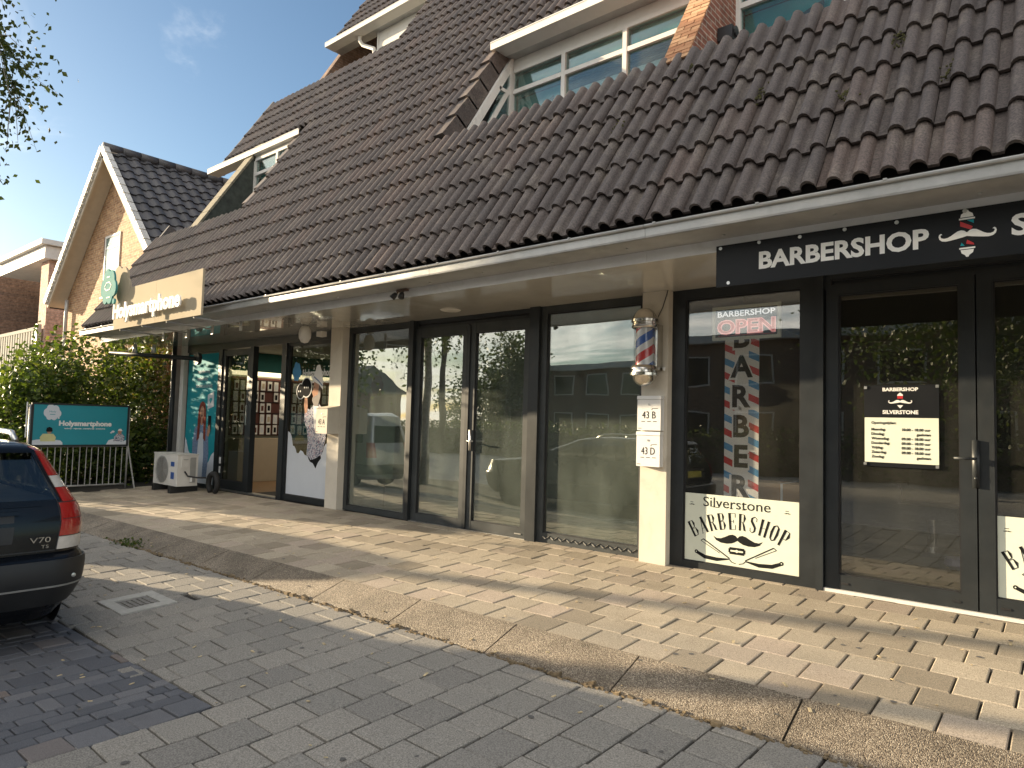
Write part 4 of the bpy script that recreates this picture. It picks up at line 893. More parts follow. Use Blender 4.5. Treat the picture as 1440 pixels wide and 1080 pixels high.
# ------------------------------------------------------------------ barber shop signs
def sign_board(x0, z0, w, h, y, label, glyph_cut=None):
    t = thing('barber_sign', (x0 + w / 2, y, z0), label, 'sign', 'pale barber signs low in the windows')
    PL = street_plane(x0, z0, y); b = MB(); PL.rect(b, 0, w, 0, h, 0, .004); b.build('board', m_mint, t)
    k = w / 1.09
    b = MB()
    f = lambda a, c: (a * k, c * k)
    # serif name line: plain letters with small slab feet
    text(b, PL, 'Silverstone', .19 * k, .538 * k, .645 * k, .090 * k, .0045, .0055)
    for (cx, cw, both) in ((.294, .032, 0), (.330, .032, 0), (.470, .03, 0), (.585, .03, 0)):
        PL.rect(b, (cx - cw / 2) * k, (cx + cw / 2) * k, .534 * k, .541 * k, .0045, .0055)
    b.build('lettering', m_ink, t)
    # arched condensed lettering: fat stems and hair lines
    G_ = {'B': [('s', .16, 0, 1)], 'A': [], 'R': [], 'E': [], 'S': [], 'H': [], 'O': [], 'P': []}
    b = MB(); R0 = .86; cx, cy = .53, .345 - R0
    def arc(u, v, pos, lw):      # letter cell coordinates 0..1 -> board
        ang = (pos + (u - .5) * lw); r_ = R0 + v * .155
        sq = 1.0
        return ((cx + r_ * math.sin(ang) * sq) * k, (cy + r_ * math.cos(ang)) * k)
    strokes = {
        'B': [([(.17, 0), (.17, 1)], .26), ([(.2, .98), (.6, .96), (.66, .77), (.6, .56), (.25, .53)], [.06, .1, .24, .1, .05]), ([(.25, .5), (.66, .48), (.76, .26), (.66, .04), (.2, .02)], [.05, .1, .28, .1, .06])],
        'A': [([(.10, 0), (.46, 1)], .07), ([(.46, 1), (.82, 0)], .28), ([(.2, .3), (.65, .3)], .05), ([(.0, .015), (.24, .015)], .04), ([(.62, .015), (1.0, .015)], .04)],
        'R': [([(.17, 0), (.17, 1)], .26), ([(.2, .98), (.62, .96), (.7, .76), (.62, .54), (.25, .51)], [.06, .1, .26, .1, .05]), ([(.5, .5), (.66, .3), (.76, .06), (.92, .02)], [.1, .24, .24, .05])],
        'E': [([(.2, 0), (.2, 1)], .28), ([(.2, .98), (.85, .98)], .05), ([(.2, .5), (.65, .5)], .05), ([(.2, .02), (.88, .02)], .05), ([(.84, .98), (.84, .74)], .06), ([(.87, .02), (.87, .3)], .06), ([(.64, .6), (.64, .4)], .05)],
        'S': [([(.8, .72), (.78, .9), (.52, .98), (.26, .86), (.27, .68), (.5, .52), (.74, .34), (.74, .14), (.48, .02), (.2, .1), (.17, .3)], [.05, .06, .09, .2, .26, .28, .26, .2, .09, .06, .05])],
        'H': [([(.18, 0), (.18, 1)], .27), ([(.82, 0), (.82, 1)], .27), ([(.18, .5), (.82, .5)], .05)],
        'O': [([(.5, .99), (.24, .86), (.18, .5), (.24, .14), (.5, .01)], [.06, .2, .28, .2, .06]), ([(.5, .99), (.76, .86), (.82, .5), (.76, .14), (.5, .01)], [.06, .2, .28, .2, .06])],
        'P': [([(.2, 0), (.2, 1)], .28), ([(.2, .98), (.66, .96), (.76, .72), (.66, .48), (.25, .45)], [.06, .1, .3, .1, .05]), ([(.04, .015), (.38, .015)], .04)]}
    word = 'BARBERSHOP'; tot = 1.06; step = tot / len(word); lw = step * .80; asp = (.155 / (lw * R0))
    for i, ch in enumerate(word):
        pos = -tot / 2 + (i + .5) * step
        b = MB()
        for pts, wd_ in strokes[ch]:
            ws = wd_ if isinstance(wd_, list) else [wd_] * len(pts); n = len(pts); Ls = []; Rs = []
            for j in range(n):
                d = Vector((pts[min(j + 1, n - 1)][0] - pts[max(j - 1, 0)][0], (pts[min(j + 1, n - 1)][1] - pts[max(j - 1, 0)][1]) * asp)); d.normalize(); nn = Vector((-d.y, d.x / asp))
                Ls.append((pts[j][0] + nn.x * ws[j] / 2, pts[j][1] + nn.y * ws[j] / 2)); Rs.append((pts[j][0] - nn.x * ws[j] / 2, pts[j][1] - nn.y * ws[j] / 2))
            for j in range(n - 1):
                PL.poly(b, [arc(*q, pos, lw) for q in (Rs[j], Rs[j + 1], Ls[j + 1], Ls[j])], .0045, .0055)
        b.build('arched_letter', m_ink, t)
    b = MB(); PL.poly(b, [((.53 + a) * k, (.255 + c * 1.1) * k) for a, c in moustache_plain(.47)], .0045, .0055); b.build('moustache', m_ink, t)
    b = MB(); PL.rect(b, .455 * k, .595 * k, .118 * k, .182 * k, .0045, .0055)
    for q in (.445, .59): PL.rect(b, q * k, (q + .015) * k, .132 * k, .170 * k, .0045, .0055)
    bl = b.build('razor_blade', m_ink, t)
    b = MB(); PL.rect(b, .465 * k, .585 * k, .143 * k, .157 * k, .006, .007); PL.ell(b, .525 * k, .15 * k, .014 * k, .014 * k, .006, .0072, 10); b.build('blade_slot', m_mint, bl)
    for sg in (-1, 1):
        b = MB(); X = lambda a: (.53 + sg * a) * k
        PL.line(b, [(X(.08), .068 * k), (X(.20), .050 * k), (X(.32), .058 * k), (X(.405), .095 * k)], [.010 * k, .034 * k, .036 * k, .028 * k], .0045, .0055)
        PL.ell(b, X(.405), .097 * k, .018 * k, .018 * k, .0046, .0056, 12)
        PL.line(b, [(X(.075), .075 * k), (X(.335), .225 * k)], .010 * k, .0047, .0057); PL.line(b, [(X(.17), .112 * k), (X(.36), .207 * k)], .005 * k, .0047, .0057)
        PL.line(b, [(X(.335), .225 * k), (X(.36), .207 * k)], .006 * k, .0047, .0057)
        PL.line(b, [(X(.08), .07 * k), (X(.055), .045 * k), (X(.015), .035 * k)], .007 * k, .0047, .0057)
        rz = b.build('open_razor', m_ink, t)
        b = MB(); PL.ell(b, X(.405), .097 * k, .006 * k, .006 * k, .0062, .007, 8); b.build('rivet', m_mint, rz)
    for (ca, cb) in ((.075, .545), (.985, .545)):
        b = MB(); PL.poly(b, [((ca + a) * k, (cb + c) * k) for a, c in moustache_plain(.06)], .0045, .0055); PL.rect(b, (ca - .018) * k, (ca + .012) * k, (cb + .018) * k, (cb + .023) * k, .0045, .0055); b.build('small_moustache', m_ink, t)
    return t
sign_board(-3.13, .068, 1.095, .655, .006, 'pale barber sign with moustache and razors low in the window beside the white pillar')
sign_board(-.605, .16, .985, .60, .010, 'pale barber sign with razors low in the right door leaf, cut by the photo edge')
# opening hours
ps = thing('opening_hours_poster', (-1.24, -.01, 1.08), 'black and white opening hours poster on the barber door glass', 'poster')
PL = street_plane(-1.512, 1.08, .012); b = MB(); PL.rect(b, 0, .545, 0, .675, 0, .004); b.build('black_sheet', m_banner, ps)
b = MB(); PL.rect(b, .004, .541, .035, .405, .0045, .0055); b.build('white_panel', m_mint, ps)
b = MB(); rows = [('Maandag:', '10.00 - 18.00 uur'), ('Dinsdag:', 'gesloten'), ('Woensdag:', '09.00 - 18.00 uur'), ('Donderdag:', '09.00 - 18.00 uur'), ('Vrijdag:', '09.00 - 18.00 uur'), ('Zaterdag:', '09.00 - 18.00 uur'), ('Zondag:', 'gesloten')]
text(b, PL, 'Openingstijden:', .055, .353, None, .021, .006, .007, .03); b.build('heading', m_ink, ps)
for k, (a, c) in enumerate(rows):
    z = .298 - k * .0375; b = MB(); text(b, PL, a, .055, z, None, .021, .006, .007, .035); b.build('day_lettering', m_ink, ps); b = MB(); text(b, PL, c, .485, z, None, .021, .006, .007, .035, align='r'); b.build('hours_lettering', m_ink, ps)
b = MB(); text(b, PL, 'BARBERSHOP', .27, .625, .26, .028, .0045, .006, .04, align='c'); b.build('lettering', m_whitep, ps); b = MB(); text(b, PL, 'SILVERSTONE', .27, .437, .26, .030, .0045, .006, .04, align='c'); b.build('lettering', m_whitep, ps)
b = MB(); PL.poly(b, [(.27 + a, .535 + c) for a, c in moustache(.175)], .0065, .0075)
PL.poly(b, [(.248, .585), (.292, .585), (.288, .597), (.27, .612), (.252, .597)], .0045, .0055); PL.poly(b, [(.248, .508), (.292, .508), (.27, .482)], .0045, .0055); b.build('moustache_emblem', m_whitep, ps)
b = MB(); PL.rect(b, .25, .29, .562, .583, .0045, .0055); b.build('red_stripe', m_red, ps)
for a, c in ((.012, .655), (.533, .66), (.008, .02), (.53, .02)):
    b = MB(); PL.rect(b, a - .011, a + .011, c - .011, c + .011, -.004, .012); b.build('clip', m_alu, ps)
# LED open sign and hanging strip
os_ = thing('open_sign', (-2.53, .1, 2.2), 'framed barbershop open sign hanging high in the barber window', 'sign')
PL = street_plane(-2.885, 2.215, .055); b = MB()
for a0, a1, b0, b1 in ((0, .66, 0, .028), (0, .66, .30, .328), (0, .028, .028, .30), (.632, .66, .028, .30)): PL.rect(b, a0, a1, b0, b1, -.02, .012)
b.build('frame', m_mint, os_)
b = MB(); PL.rect(b, .028, .632, .028, .30, -.015, .0); b.build('panel', m_ink, os_)
b = MB(); text(b, PL, 'BARBERSHOP', .33, .228, .56, .052, .001, .003, .02, align='c'); b.build('white_lettering', emis('white_led', (.9, .9, .9), .25), os_)
b = MB(); text(b, PL, 'OPEN', .33, .062, .57, .135, .001, .002, .055, align='c'); b.build('outline_lettering', emis('pink_led', (.85, .35, .33), .2), os_)
b = MB(); text(b, PL, 'OPEN', .33, .069, .55, .120, .0025, .0035, .012, align='c'); b.build('red_lettering', emis('red_led', (.45, .03, .03), .18), os_)
b = MB(); PL.rect(b, .06, .60, .04, .046, .001, .002); b.build('red_line', m_red, os_)
b = MB(); b.tube([(-2.6, .1, 2.54), (-2.6, .1, 2.72)], .003, 6); b.build('cord', m_black, os_)
st_ = thing('barber_strip', (-2.57, .15, .6), 'tall red white and blue vertical barber strip hanging in the window', 'banner')
PL = street_plane(-2.765, .62, .075); Wd, Hd = .335, 1.80
b = MB(); PL.rect(b, 0, Wd, 0, Hd, 0, .003); b.build('white_sheet', m_whitep, st_)
for k in range(15):
    for side in (0, 1):
        z = -.02 + k * .135 + (.06 if side else 0); a0, a1 = (0, .10) if side == 0 else (Wd - .10, Wd); sl = -.045
        if z < .03 or z > Hd - .1: continue
        b = MB(); PL.poly(b, [(a0, z + .03), (a1, z + .03 + sl), (a1, z + .095 + sl), (a0, z + .095)], .0035, .0042); b.build('stripe', m_red if k % 2 else m_lblue, st_)
b = MB(); bo = MB()
for i, ch in enumerate('REBRAB'):
    z = .10 + i * .285
    text(b, PL, ch, Wd / 2, z, None, .205, .006, .0068, .035, align='c')
    text(bo, PL, ch, Wd / 2, z, None, .205, .0045, .0052, .125, align='c')
bo.build('letter_outline', m_whitep, st_); b.build('lettering', m_ink, st_)
b = MB(); b.box(-2.82, -1.98, .20, .58, .50, .86); bx = b.build('cardboard_box', m_card); tag(bx, 'brown cardboard box with white strap behind the pale barber sign', 'box')
b = MB(); b.box(-2.27, -2.25, .195, .199, .50, .865); b.box(-2.27, -2.25, .199, .58, .861, .865); s_ = b.build('strap', m_whitep, bx)
b = MB(); b.box(-3.0, -1.95, .12, .62, -.004, .50); tag(b.build('window_bench', m_dark), 'dark low bench inside the barber window under the cardboard box', 'bench')
b = MB(); b.lathe((-1.02, 1.4, .1), [(0, 0), (.08, 0), (.13, .04), (.12, .10), (.0, .12)], 16); tag(b.build('bowl', mat('lilac_plastic', (.40, .38, .55), .4)), 'small lilac bowl on the floor behind the barber door', 'bowl')
for k, (x, y) in enumerate(((-1.5, 3.0), (.1, 3.2))):
    ch = thing('barber_chair', (x, y, 0), 'dark barber chair in the unlit shop, ' + ('left' if k == 0 else 'right') + ' of the two behind the door', 'chair', 'barber chairs in the dark shop')
    b = MB(); b.lathe((x, y, 0), [(0, 0), (.3, 0), (.3, .03), (.06, .06), (.05, .4), (0, .4)], 16); b.build('base', m_chrome, ch, True, 40)
    b = MB(); b.box(x - .3, x + .3, y - .3, y + .3, .4, .55); b.build('seat', m_black, ch)
    b = MB(); b.obox((x, y + .32, .9), (.28, 0, 0), (0, .06, .02), (0, .05, .38)); b.build('backrest', m_black, ch)
    for sg in (-1, 1):
        b = MB(); b.box(x + sg * .34 - .04, x + sg * .34 + .04, y - .28, y + .25, .72, .78); b.box(x + sg * .34 - .02, x + sg * .34 + .02, y, y + .05, .5, .72); b.build('armrest', m_black, ch)
# long banner on the fascia
bn = thing('barbershop_banner', (-.9, -1.31, 2.45), 'long black barbershop banner with white letters screwed under the gutter', 'banner')
PL = street_plane(-2.25, 2.447, -1.302); Wd, Hd = 4.05, .322
b = MB(); PL.rect(b, 0, Wd, 0, Hd, 0, .006); b.build('board', m_banner, bn)
b = MB(); text(b, PL, 'BARBERSHOP', .335, .108, 1.10, .124, .0065, .009, .035); b.build('lettering', m_letter, bn); b = MB(); text(b, PL, 'SILVERSTONE', 1.865, .118, 1.2, .124, .0065, .009, .035); b.build('lettering', m_letter, bn)
b = MB(); ec = 1.64
PL.poly(b, [(ec + a, .155 + c * 1.12) for a, c in moustache(.305)], .009, .0105); b.build('moustache', m_letter, bn)
for sg in (-1, 1):
    b = MB(); base = .165; y0 = base + sg * .088
    PL.rect(b, ec - .042, ec + .042, *( (y0, y0 + .010) if sg > 0 else (y0 - .010, y0)), .0065, .0085)
    q = [(ec - .035, y0 + sg * .015), (ec + .035, y0 + sg * .015), (ec + .03, y0 + sg * .035), (ec + .012, y0 + sg * .048), (ec + .006, y0 + sg * .06), (ec - .006, y0 + sg * .06), (ec - .012, y0 + sg * .048), (ec - .03, y0 + sg * .035)]
    PL.poly(b, q if sg > 0 else q[::-1], .0065, .0085); b.build('pole_cap', m_letter, bn)
b = MB(); PL.poly(b, [(ec - .036, .245), (ec - .036, .215), (ec + .02, .185), (ec + .03, .205)], .0065, .0078); PL.poly(b, [(ec + .0, .125), (ec + .036, .098), (ec + .036, .088), (ec - .005, .10)], .0065, .0078); b.build('red_stripe', m_red, bn)
b = MB(); PL.poly(b, [(ec + .0, .248), (ec + .036, .225), (ec + .036, .248)], .0065, .0077); PL.poly(b, [(ec - .036, .09), (ec - .012, .088), (ec - .03, .11)], .0065, .0077); b.build('teal_stripe', m_teal, bn)
for a, c in ((.035, .30), (.335, .305), (.63, .30), (.93, .305), (1.25, .30), (1.63, .308), (2.0, .305), (.10, .025), (2.6, .3), (3.2, .3)):
    b = MB(); PL.ell(b, a, c, .013, .013, .006, .012, 12); b.build('screw', m_alu, bn)

# ------------------------------------------------------------------ mailboxes, barber pole, small lamps
def mailbox(x0, z0, w, h, dpt, yb, txt, label, slope=False, mt=None):
    t = thing('mailbox', (x0 + w / 2, yb, z0), label, 'mailbox', 'white mailboxes on the pillars'); mt = mt or m_whitep; yf = yb - dpt
    b = MB()
    if slope:
        b.prism([(x0, yb, z0), (x0, yf, z0), (x0, yf, z0 + h * .93), (x0, yb, z0 + h * .93)], (w, 0, 0)); b.build('body', mt, t)
        b = MB(); b.prism([(x0 - .008, yf - .012, z0 + h * .932), (x0 - .008, yf - .012, z0 + h * .95), (x0 - .008, yb, z0 + h * 1.05), (x0 - .008, yb, z0 + h * .932)], (w + .016, 0, 0)); b.build('lid', mt, t)
    else:
        b.box(x0, x0 + w, yf, yb, z0, z0 + h * .875); b.build('body', mt, t)
        b = MB(); b.prism([(x0 - .003, yf - .008, z0 + h * .885), (x0 - .003, yf - .002, z0 + h * .985), (x0 - .003, yb, z0 + h * .995), (x0 - .003, yb, z0 + h * .885)], (w + .006, 0, 0)); b.build('lid', mt, t)
    PL = street_plane(x0, z0, yf - .0006); b = MB(); text(b, PL, txt, w * .5, h * .34, w * .58, h * .20, 0, .0012, .0, align='c'); b.build('house_number', m_ink, t)
    b = MB(); PL.ell(b, w * .5, h * .74, .010, .010, 0, .004, 12); b.build('lock', m_alu, t)
    b = MB()
    for k in range(3): PL.rect(b, w * (.18 + .25 * k), w * (.34 + .25 * k), h * .245, h * .262, 0, .001)
    PL.line(b, [(w * .62, h * .58), (w * .64, h * .62), (w * .88, h * .63)], .005, 0, .001); PL.rect(b, .01, .05, h * .05, h * .065, 0, .001); b.build('dark_marks', m_ink, t)
mailbox(-3.575, 1.322, .262, .352, .07, -.112, '43 B', 'white mailbox numbered 43 B below the barber pole')
mailbox(-3.580, .962, .262, .352, .07, -.112, '43 D', 'white mailbox numbered 43 D, the lower one on the right pillar')
mailbox(-8.98, 1.13, .285, .40, .21, -.112, '43 A', 'cream mailbox with a sloping lid numbered 43 A on the left pillar', True, m_pillar)
bp = thing('barber_pole', (-3.47, -.25, 1.74), 'red white and blue striped barber pole with chrome caps on the pillar', 'barber pole')
px, py = -3.468, -.245
b = MB(); b.lathe((px, py, 0), [(.088, 1.955), (.088, 2.355)], 36)
m_bp, t, p = newmat('barber_stripes'); g = N(t, 'ShaderNodeNewGeometry'); s = N(t, 'ShaderNodeSeparateXYZ'); t.links.new(g.outputs['Position'], s.inputs[0])
def mth(op, a, b_=None):
    n_ = N(t, 'ShaderNodeMath', operation=op)
    for k, q in enumerate((a, b_)):
        if q is None: continue
        if hasattr(q, 'links'): t.links.new(q, n_.inputs[k])
        else: n_.inputs[k].default_value = q
    return n_.outputs[0]
an = mth('ARCTAN2', mth('SUBTRACT', s.outputs[0], px), mth('SUBTRACT', s.outputs[1], py))
ph = mth('FRACT', mth('ADD', mth('MULTIPLY', s.outputs[2], 3.05), mth('ADD', mth('MULTIPLY', an, 1 / (2 * math.pi)), .62)))
r = ramp(t, [(0, (.72, .72, .73)), (.22, (.55, .025, .03)), (.50, (.72, .72, .73)), (.72, (.03, .11, .42))]); r.color_ramp.interpolation = 'CONSTANT'; r.color_ramp.elements.new(.99).color = (.72, .72, .73, 1)
t.links.new(ph, r.inputs[0]); t.links.new(r.outputs[0], p.inputs['Base Color']); p.inputs['Roughness'].default_value = .25
b.build('striped_cylinder', m_bp, bp, True)
b = MB(); b.lathe((px, py, 0), [(.108, 1.955), (.108, 2.355)], 32); b.build('glass_tube', glass('tube_glass', (.93, .94, .95), .8, .02), bp, True)
b = MB(); b.lathe((px, py, 0), [(.0, 2.34), (.118, 2.34), (.130, 2.35), (.132, 2.375), (.122, 2.382), (.124, 2.40), (.136, 2.405), (.138, 2.43), (.128, 2.437), (.118, 2.45), (.108, 2.48), (.085, 2.515), (.05, 2.54), (.0, 2.55)], 32); b.build('top_cap', m_chrome, bp, True, 50)
b = MB(); b.lathe((px, py, 0), [(.0, 1.97), (.118, 1.97), (.130, 1.96), (.134, 1.93), (.124, 1.92), (.126, 1.90), (.140, 1.893), (.140, 1.868), (.122, 1.86), (.108, 1.82), (.08, 1.785), (.04, 1.765), (.0, 1.76)], 32); b.build('bottom_cap', m_chrome, bp, True, 50)
b = MB(); b.box(px + .05, px + .13, py + .02, -.112, 1.92, 2.38); b.build('wall_bracket', m_chrome, bp)
b = MB(); b.tube([(px + .08, -.125, 2.47), (-3.34, -.122, 2.56), (-3.30, -.12, 2.68), (-3.285, -.118, 2.735)], .0045, 6); tag(b.build('cable', m_black), 'thin black cable from the barber pole up to the soffit', 'cable')
b = MB(); b.lathe((-3.315, -.125, 1.935), [(0, -.02), (.014, -.01), (.016, .02), (0, .025)], 10); tag(b.build('wall_plug', m_whitep, None, True), 'tiny white plug on the pillar beside the barber pole', 'plug')
sl = thing('spotlight', (-5.95, -1.3, 2.8), 'rusty bracket with two small black spotlights on the fascia over the middle shop', 'spotlight')
b = MB(); b.box(-6.03, -5.86, -1.33, -1.292, 2.80, 2.86); b.bar((-6.0, -1.33, 2.80), (-6.0, -1.36, 2.75), .012); b.bar((-5.90, -1.33, 2.80), (-5.90, -1.36, 2.75), .012); b.build('bracket', mat('rusty_metal', (.16, .11, .09), .8, .4, 40), sl)
for xx, an in ((-5.99, -.4), (-5.89, .2)):
    b = MB(); d = Vector((math.sin(an), -.3, -.55)).normalized(); c0 = Vector((xx, -1.36, 2.775)); b.tube([c0, c0 + d * .02, c0 + d * .075], [.018, .026, .036], 10); b.build('lamp_head', m_black, sl, True)
for x, y, r_ in ((-6.1, -.40, .13), (-2.0, -.6, .1)):
    b = MB(); b.lathe((x, y, 2.735), [(0, -.012), (r_ * .85, -.012), (r_, 0)], 24)
    if x < -5: tag(b.build('ceiling_lamp', m_white, None, True), 'round flush white lamp in the soffit over the middle shop', 'lamp')
ol = thing('oval_lamp', (-9.02, -.55, 2.735), 'white oval bulkhead lamp hanging below the soffit beside the left pillar', 'lamp')
b = MB(); b.lathe((-9.02, -.55, 2.60), [(0, -.135), (.05, -.12), (.085, -.06), (.09, 0), (.085, .06), (.05, .12), (0, .135)], 20); b.build('lamp_shade', m_white, ol, True)
b = MB(); b.box(-9.25, -9.12, -.2, -.1, 2.62, 2.70); tag(b.build('alarm_box', m_white), 'small white sensor box under the soffit left of the pillar', 'sensor')

# ------------------------------------------------------------------ shop sign over the phone shop
hs = thing('shop_sign', (-10.8, -2.0, 2.7), 'large cream shop sign with raised white Holysmartphone letters and a teal cloud', 'sign')
PL = street_plane(-12.36, 2.715, -2.0); Wd, Hd = 3.07, .64
b = MB(); PL.rect(b, 0, 1.60, 0, Hd, -.03, 0); PL.rect(b, 1.604, Wd, 0, Hd, -.03, 0); b.build('board', m_cream, hs)
b = MB(); PL.poly(b, [(c[0] * .78 + .20, c[1] * .62 + .70) for c in cloud_pts(1, 1)], -.028, .002); b.build('cloud_backing', m_cream, hs)
b = MB(); text(b, PL, 'Holysmartphone', .22, .155, 2.40, .235, .07, .095, .035); b.build('lettering', m_letter, hs)
b = MB(); PL.poly(b, [(c[0] * .62 + .07, c[1] * .55 + .68) for c in cloud_pts(1, 1)], .10, .13); PL.ell(b, .31, .43, .045, .045, .10, .13, 14); cl = b.build('cloud_emblem', mat('teal_acrylic', (.07, .27, .27), .8, spec=.08), hs)
b = MB(); PL.line(b, [(-.08, .70), (.0, .76), (.12, .76), (.2, .70), (.14, .64), (.0, .63), (-.08, .68)], .018, .131, .134); PL.rect(b, .0, .12, .84, .86, .131, .134); PL.rect(b, .02, .16, .50, .52, .131, .134); b.build('emblem_lines', m_letter, cl)
for k in range(4):
    x = -12.1 + k * .86; b = MB(); b.tube([(x, -1.985, 2.74), (x, -1.985, 2.70), (x, -1.30, 2.68)], .012, 6); b.box(x - .03, x + .03, -1.305, -1.29, 2.60, 2.74); b.build('bracket', m_zinc, hs)
eb = thing('awning_roller', (-13.6, -1.0, 2.45), 'dark folded awning roller with lamps under the left end of the roof', 'awning')
b = MB(); b.tube([(-14.4, -1.3, 2.50), (-13.0, -.3, 2.42)], .04, 8); b.build('roller', m_frame, eb, True)
b = MB(); b.lathe((-12.98, -.28, 2.42), [(0, -.03), (.12, -.03), (.12, .03), (0, .03)], 16, 'y'); b.build('end_plate', m_frame, eb)
for k in (0, 1):
    b = MB(); c0 = Vector((-13.9 + .35 * k, -1.05 + .2 * k, 2.66)); b.tube([c0, c0 - Vector((0, 0, .16))], [.03, .05], 10); b.build('lamp', m_alu, eb, True)
b = MB(); b.tube([(-14.33, -.12, -.02), (-14.33, -.12, 2.75)], .045, 10); tag(b.build('rain_pipe', m_frame, None, True), 'dark rain pipe at the left end of the shop front', 'rain pipe')
b = MB(); b.box(-14.62, -14.42, -.05, .2, -.05, 2.74); tag(b.build('end_post', m_zinc), 'grey post left of the dark rain pipe', 'post')

# ------------------------------------------------------------------ outdoor fan unit
ac = thing('outdoor_fan_unit', (-12.75, -.7, 0), 'white outdoor fan unit standing before the teal window print', 'fan unit')
x0, x1, y0, y1, z0, z1 = -13.24, -12.28, -.86, -.50, .10, .66
b = MB(); b.box(x0, x1, y0, y1, z0, z1 - .02); b.box(x0 - .008, x1 + .008, y0 - .008, y1 + .008, z1 - .018, z1); b.build('housing', m_white, ac)
PL = street_plane(x0, z0, y0 - .002); b = MB(); PL.ell(b, .36, .27, .24, .24, 0, .004, 32); fg = b.build('fan_opening', m_zinc, ac)
b = MB(); PL.ell(b, .36, .27, .06, .06, .004, .012, 16)
for k in range(5):
    a = k * 2 * math.pi / 5; PL.poly(b, [(.36 + .05 * math.cos(a), .27 + .05 * math.sin(a)), (.36 + .22 * math.cos(a + .1), .27 + .22 * math.sin(a + .1)), (.36 + .22 * math.cos(a + .75), .27 + .22 * math.sin(a + .75)), (.36 + .05 * math.cos(a + .9), .27 + .05 * math.sin(a + .9))], .005, .009)
b.build('fan', mat('fan_grey', (.28, .27, .25), .5), fg)
b = MB()
for k in range(8): rr = .03 + k * .03; PL.line(b, [(.36 + rr * math.cos(a), .27 + rr * math.sin(a)) for a in [2 * math.pi * j / 28 for j in range(29)]], .004, .014, .018)
for k in range(8): a = k * math.pi / 4; PL.line(b, [(.36, .27), (.36 + .245 * math.cos(a), .27 + .245 * math.sin(a))], .004, .018, .021)
b.build('grille', m_zinc, fg)
b = MB(); PL.rect(b, .70, .84, .34, .42, 0, .002); PL.rect(b, .71, .84, .12, .24, 0, .002); b.build('label', m_blue, ac)
PS = Plane((x1 + .002, y0, z0), (0, 1, 0), (0, 0, 1)); b = MB(); PS.rect(b, .06, .19, .32, .52, 0, .02); b.build('valve_cover', m_white, ac); b = MB(); PS.rect(b, .09, .17, .46, .475, .02, .025); PS.rect(b, .22, .32, .06, .50, 0, .004); b.build('grip', m_zinc, ac)
b = MB(); b.tube([(x1 + .02, -.74, .36), (x1 + .06, -.70, .28), (x1 + .18, -.60, .26), (x1 + .32, -.50, .26)], .014, 8); b.build('hose', m_black, ac, True)
b = MB(); c0 = Vector((x1 + .42, -.42, .17)); b.tube([c0 + Vector((.16 * math.cos(a), 0, .17 * math.sin(a))) for a in [R(d) for d in range(-60, 250, 20)]], .045, 10); tag(b.build('hose_coil', m_tarp, None, True), 'dark insulated hose looped on the ground beside the white fan unit', 'hose')
for xx in (x0 + .1, x1 - .2):
    b = MB(); b.box(xx, xx + .1, y0 - .06, y1 + .06, .0 - .035, .10); b.build('foot', m_tarp, ac)
b = MB(); b.box(x1 + .05, x1 + .12, -.66, -.65, .18, .26); b.build('paper_tag', m_whitep, ac)

# ------------------------------------------------------------------ barrier with advertising board
br = thing('crowd_barrier', (-13.85, -1.9, gz(-13.85, -1.9)), 'grey tubular barrier with upright bars carrying a teal advertising board', 'barrier')
gb = gz(-13.85, -1.9)
b = MB(); ya, yb_ = -2.68, -1.10; b.tube([(-13.85, ya, gb + .02), (-13.85, ya, gb + 1.52)], .018, 8); b.tube([(-13.85, yb_, gb + .02), (-13.85, yb_, gb + 1.5)], .018, 8); b.tube([(-13.85, ya, gb + .10), (-13.85, yb_, gb + .10)], .016, 8); b.tube([(-13.85, ya, gb + .80), (-13.85, yb_, gb + .80)], .016, 8); b.build('frame', m_zinc, br, True)
for k in range(15):
    b = MB(); y = ya + (k + 1) * (yb_ - ya) / 16 + random.uniform(-.01, .01); b.tube([(-13.85, y, gb + .10), (-13.85, y, gb + .80)], .008, 6); b.build('bar', m_zinc, br)
for y in (ya + .05, yb_):
    for sg in (-1, 1):
        b = MB(); b.tube([(-13.85, y, gb + .85), (-13.85 + .22 * sg, y + .08, gb)], .014, 6); b.build('leg', m_zinc, br)
ab = thing('advertising_board', (-13.8, -1.9, gb + .8), 'teal advertising board with white Holysmartphone lettering and two figures on clouds', 'advertising board')
PL = Plane((-13.80, -2.64, .775), (-.02, 1, 0), (0, 0, 1)); PL.n = PL.u.cross(PL.v)
Wd, Hd = 1.50, .69
b = MB(); PL.rect(b, 0, Wd, 0, Hd, -.02, .0); b.build('panel', m_tealb, ab)
b = MB()
for a0, a1, b0, b1 in ((-.035, Wd + .035, -.035, 0), (-.035, Wd + .035, Hd, Hd + .03), (-.035, 0, 0, Hd), (Wd, Wd + .035, 0, Hd)): PL.rect(b, a0, a1, b0, b1, -.025, .006)
b.build('dark_frame', m_frame, ab)
b = MB(); text(b, PL, 'Holysmartphone', .385, .335, .85, .085, .001, .003, .05); b.build('lettering', m_whitep, ab); b = MB(); text(b, PL, 'verkoop - reparatie - smartphones - accessoires', .47, .275, .66, .024, .001, .003, .03); b.build('lettering', m_whitep, ab)
b = MB(); PL.poly(b, [(c[0] * .26 + .28, c[1] * .26 + .555) for c in cloud_pts(1, 1)], .001, .003); PL.ell(b, .375, .465, .018, .015, .001, .003, 10); cl = b.build('cloud_logo', m_bluep, ab)
b = MB(); text(b, PL, 'Holy', .28, .56, .10, .03, .004, .005, align='c'); PL.rect(b, .24, .32, .52, .53, .004, .005); b.build('logo_lines', m_teal, cl)
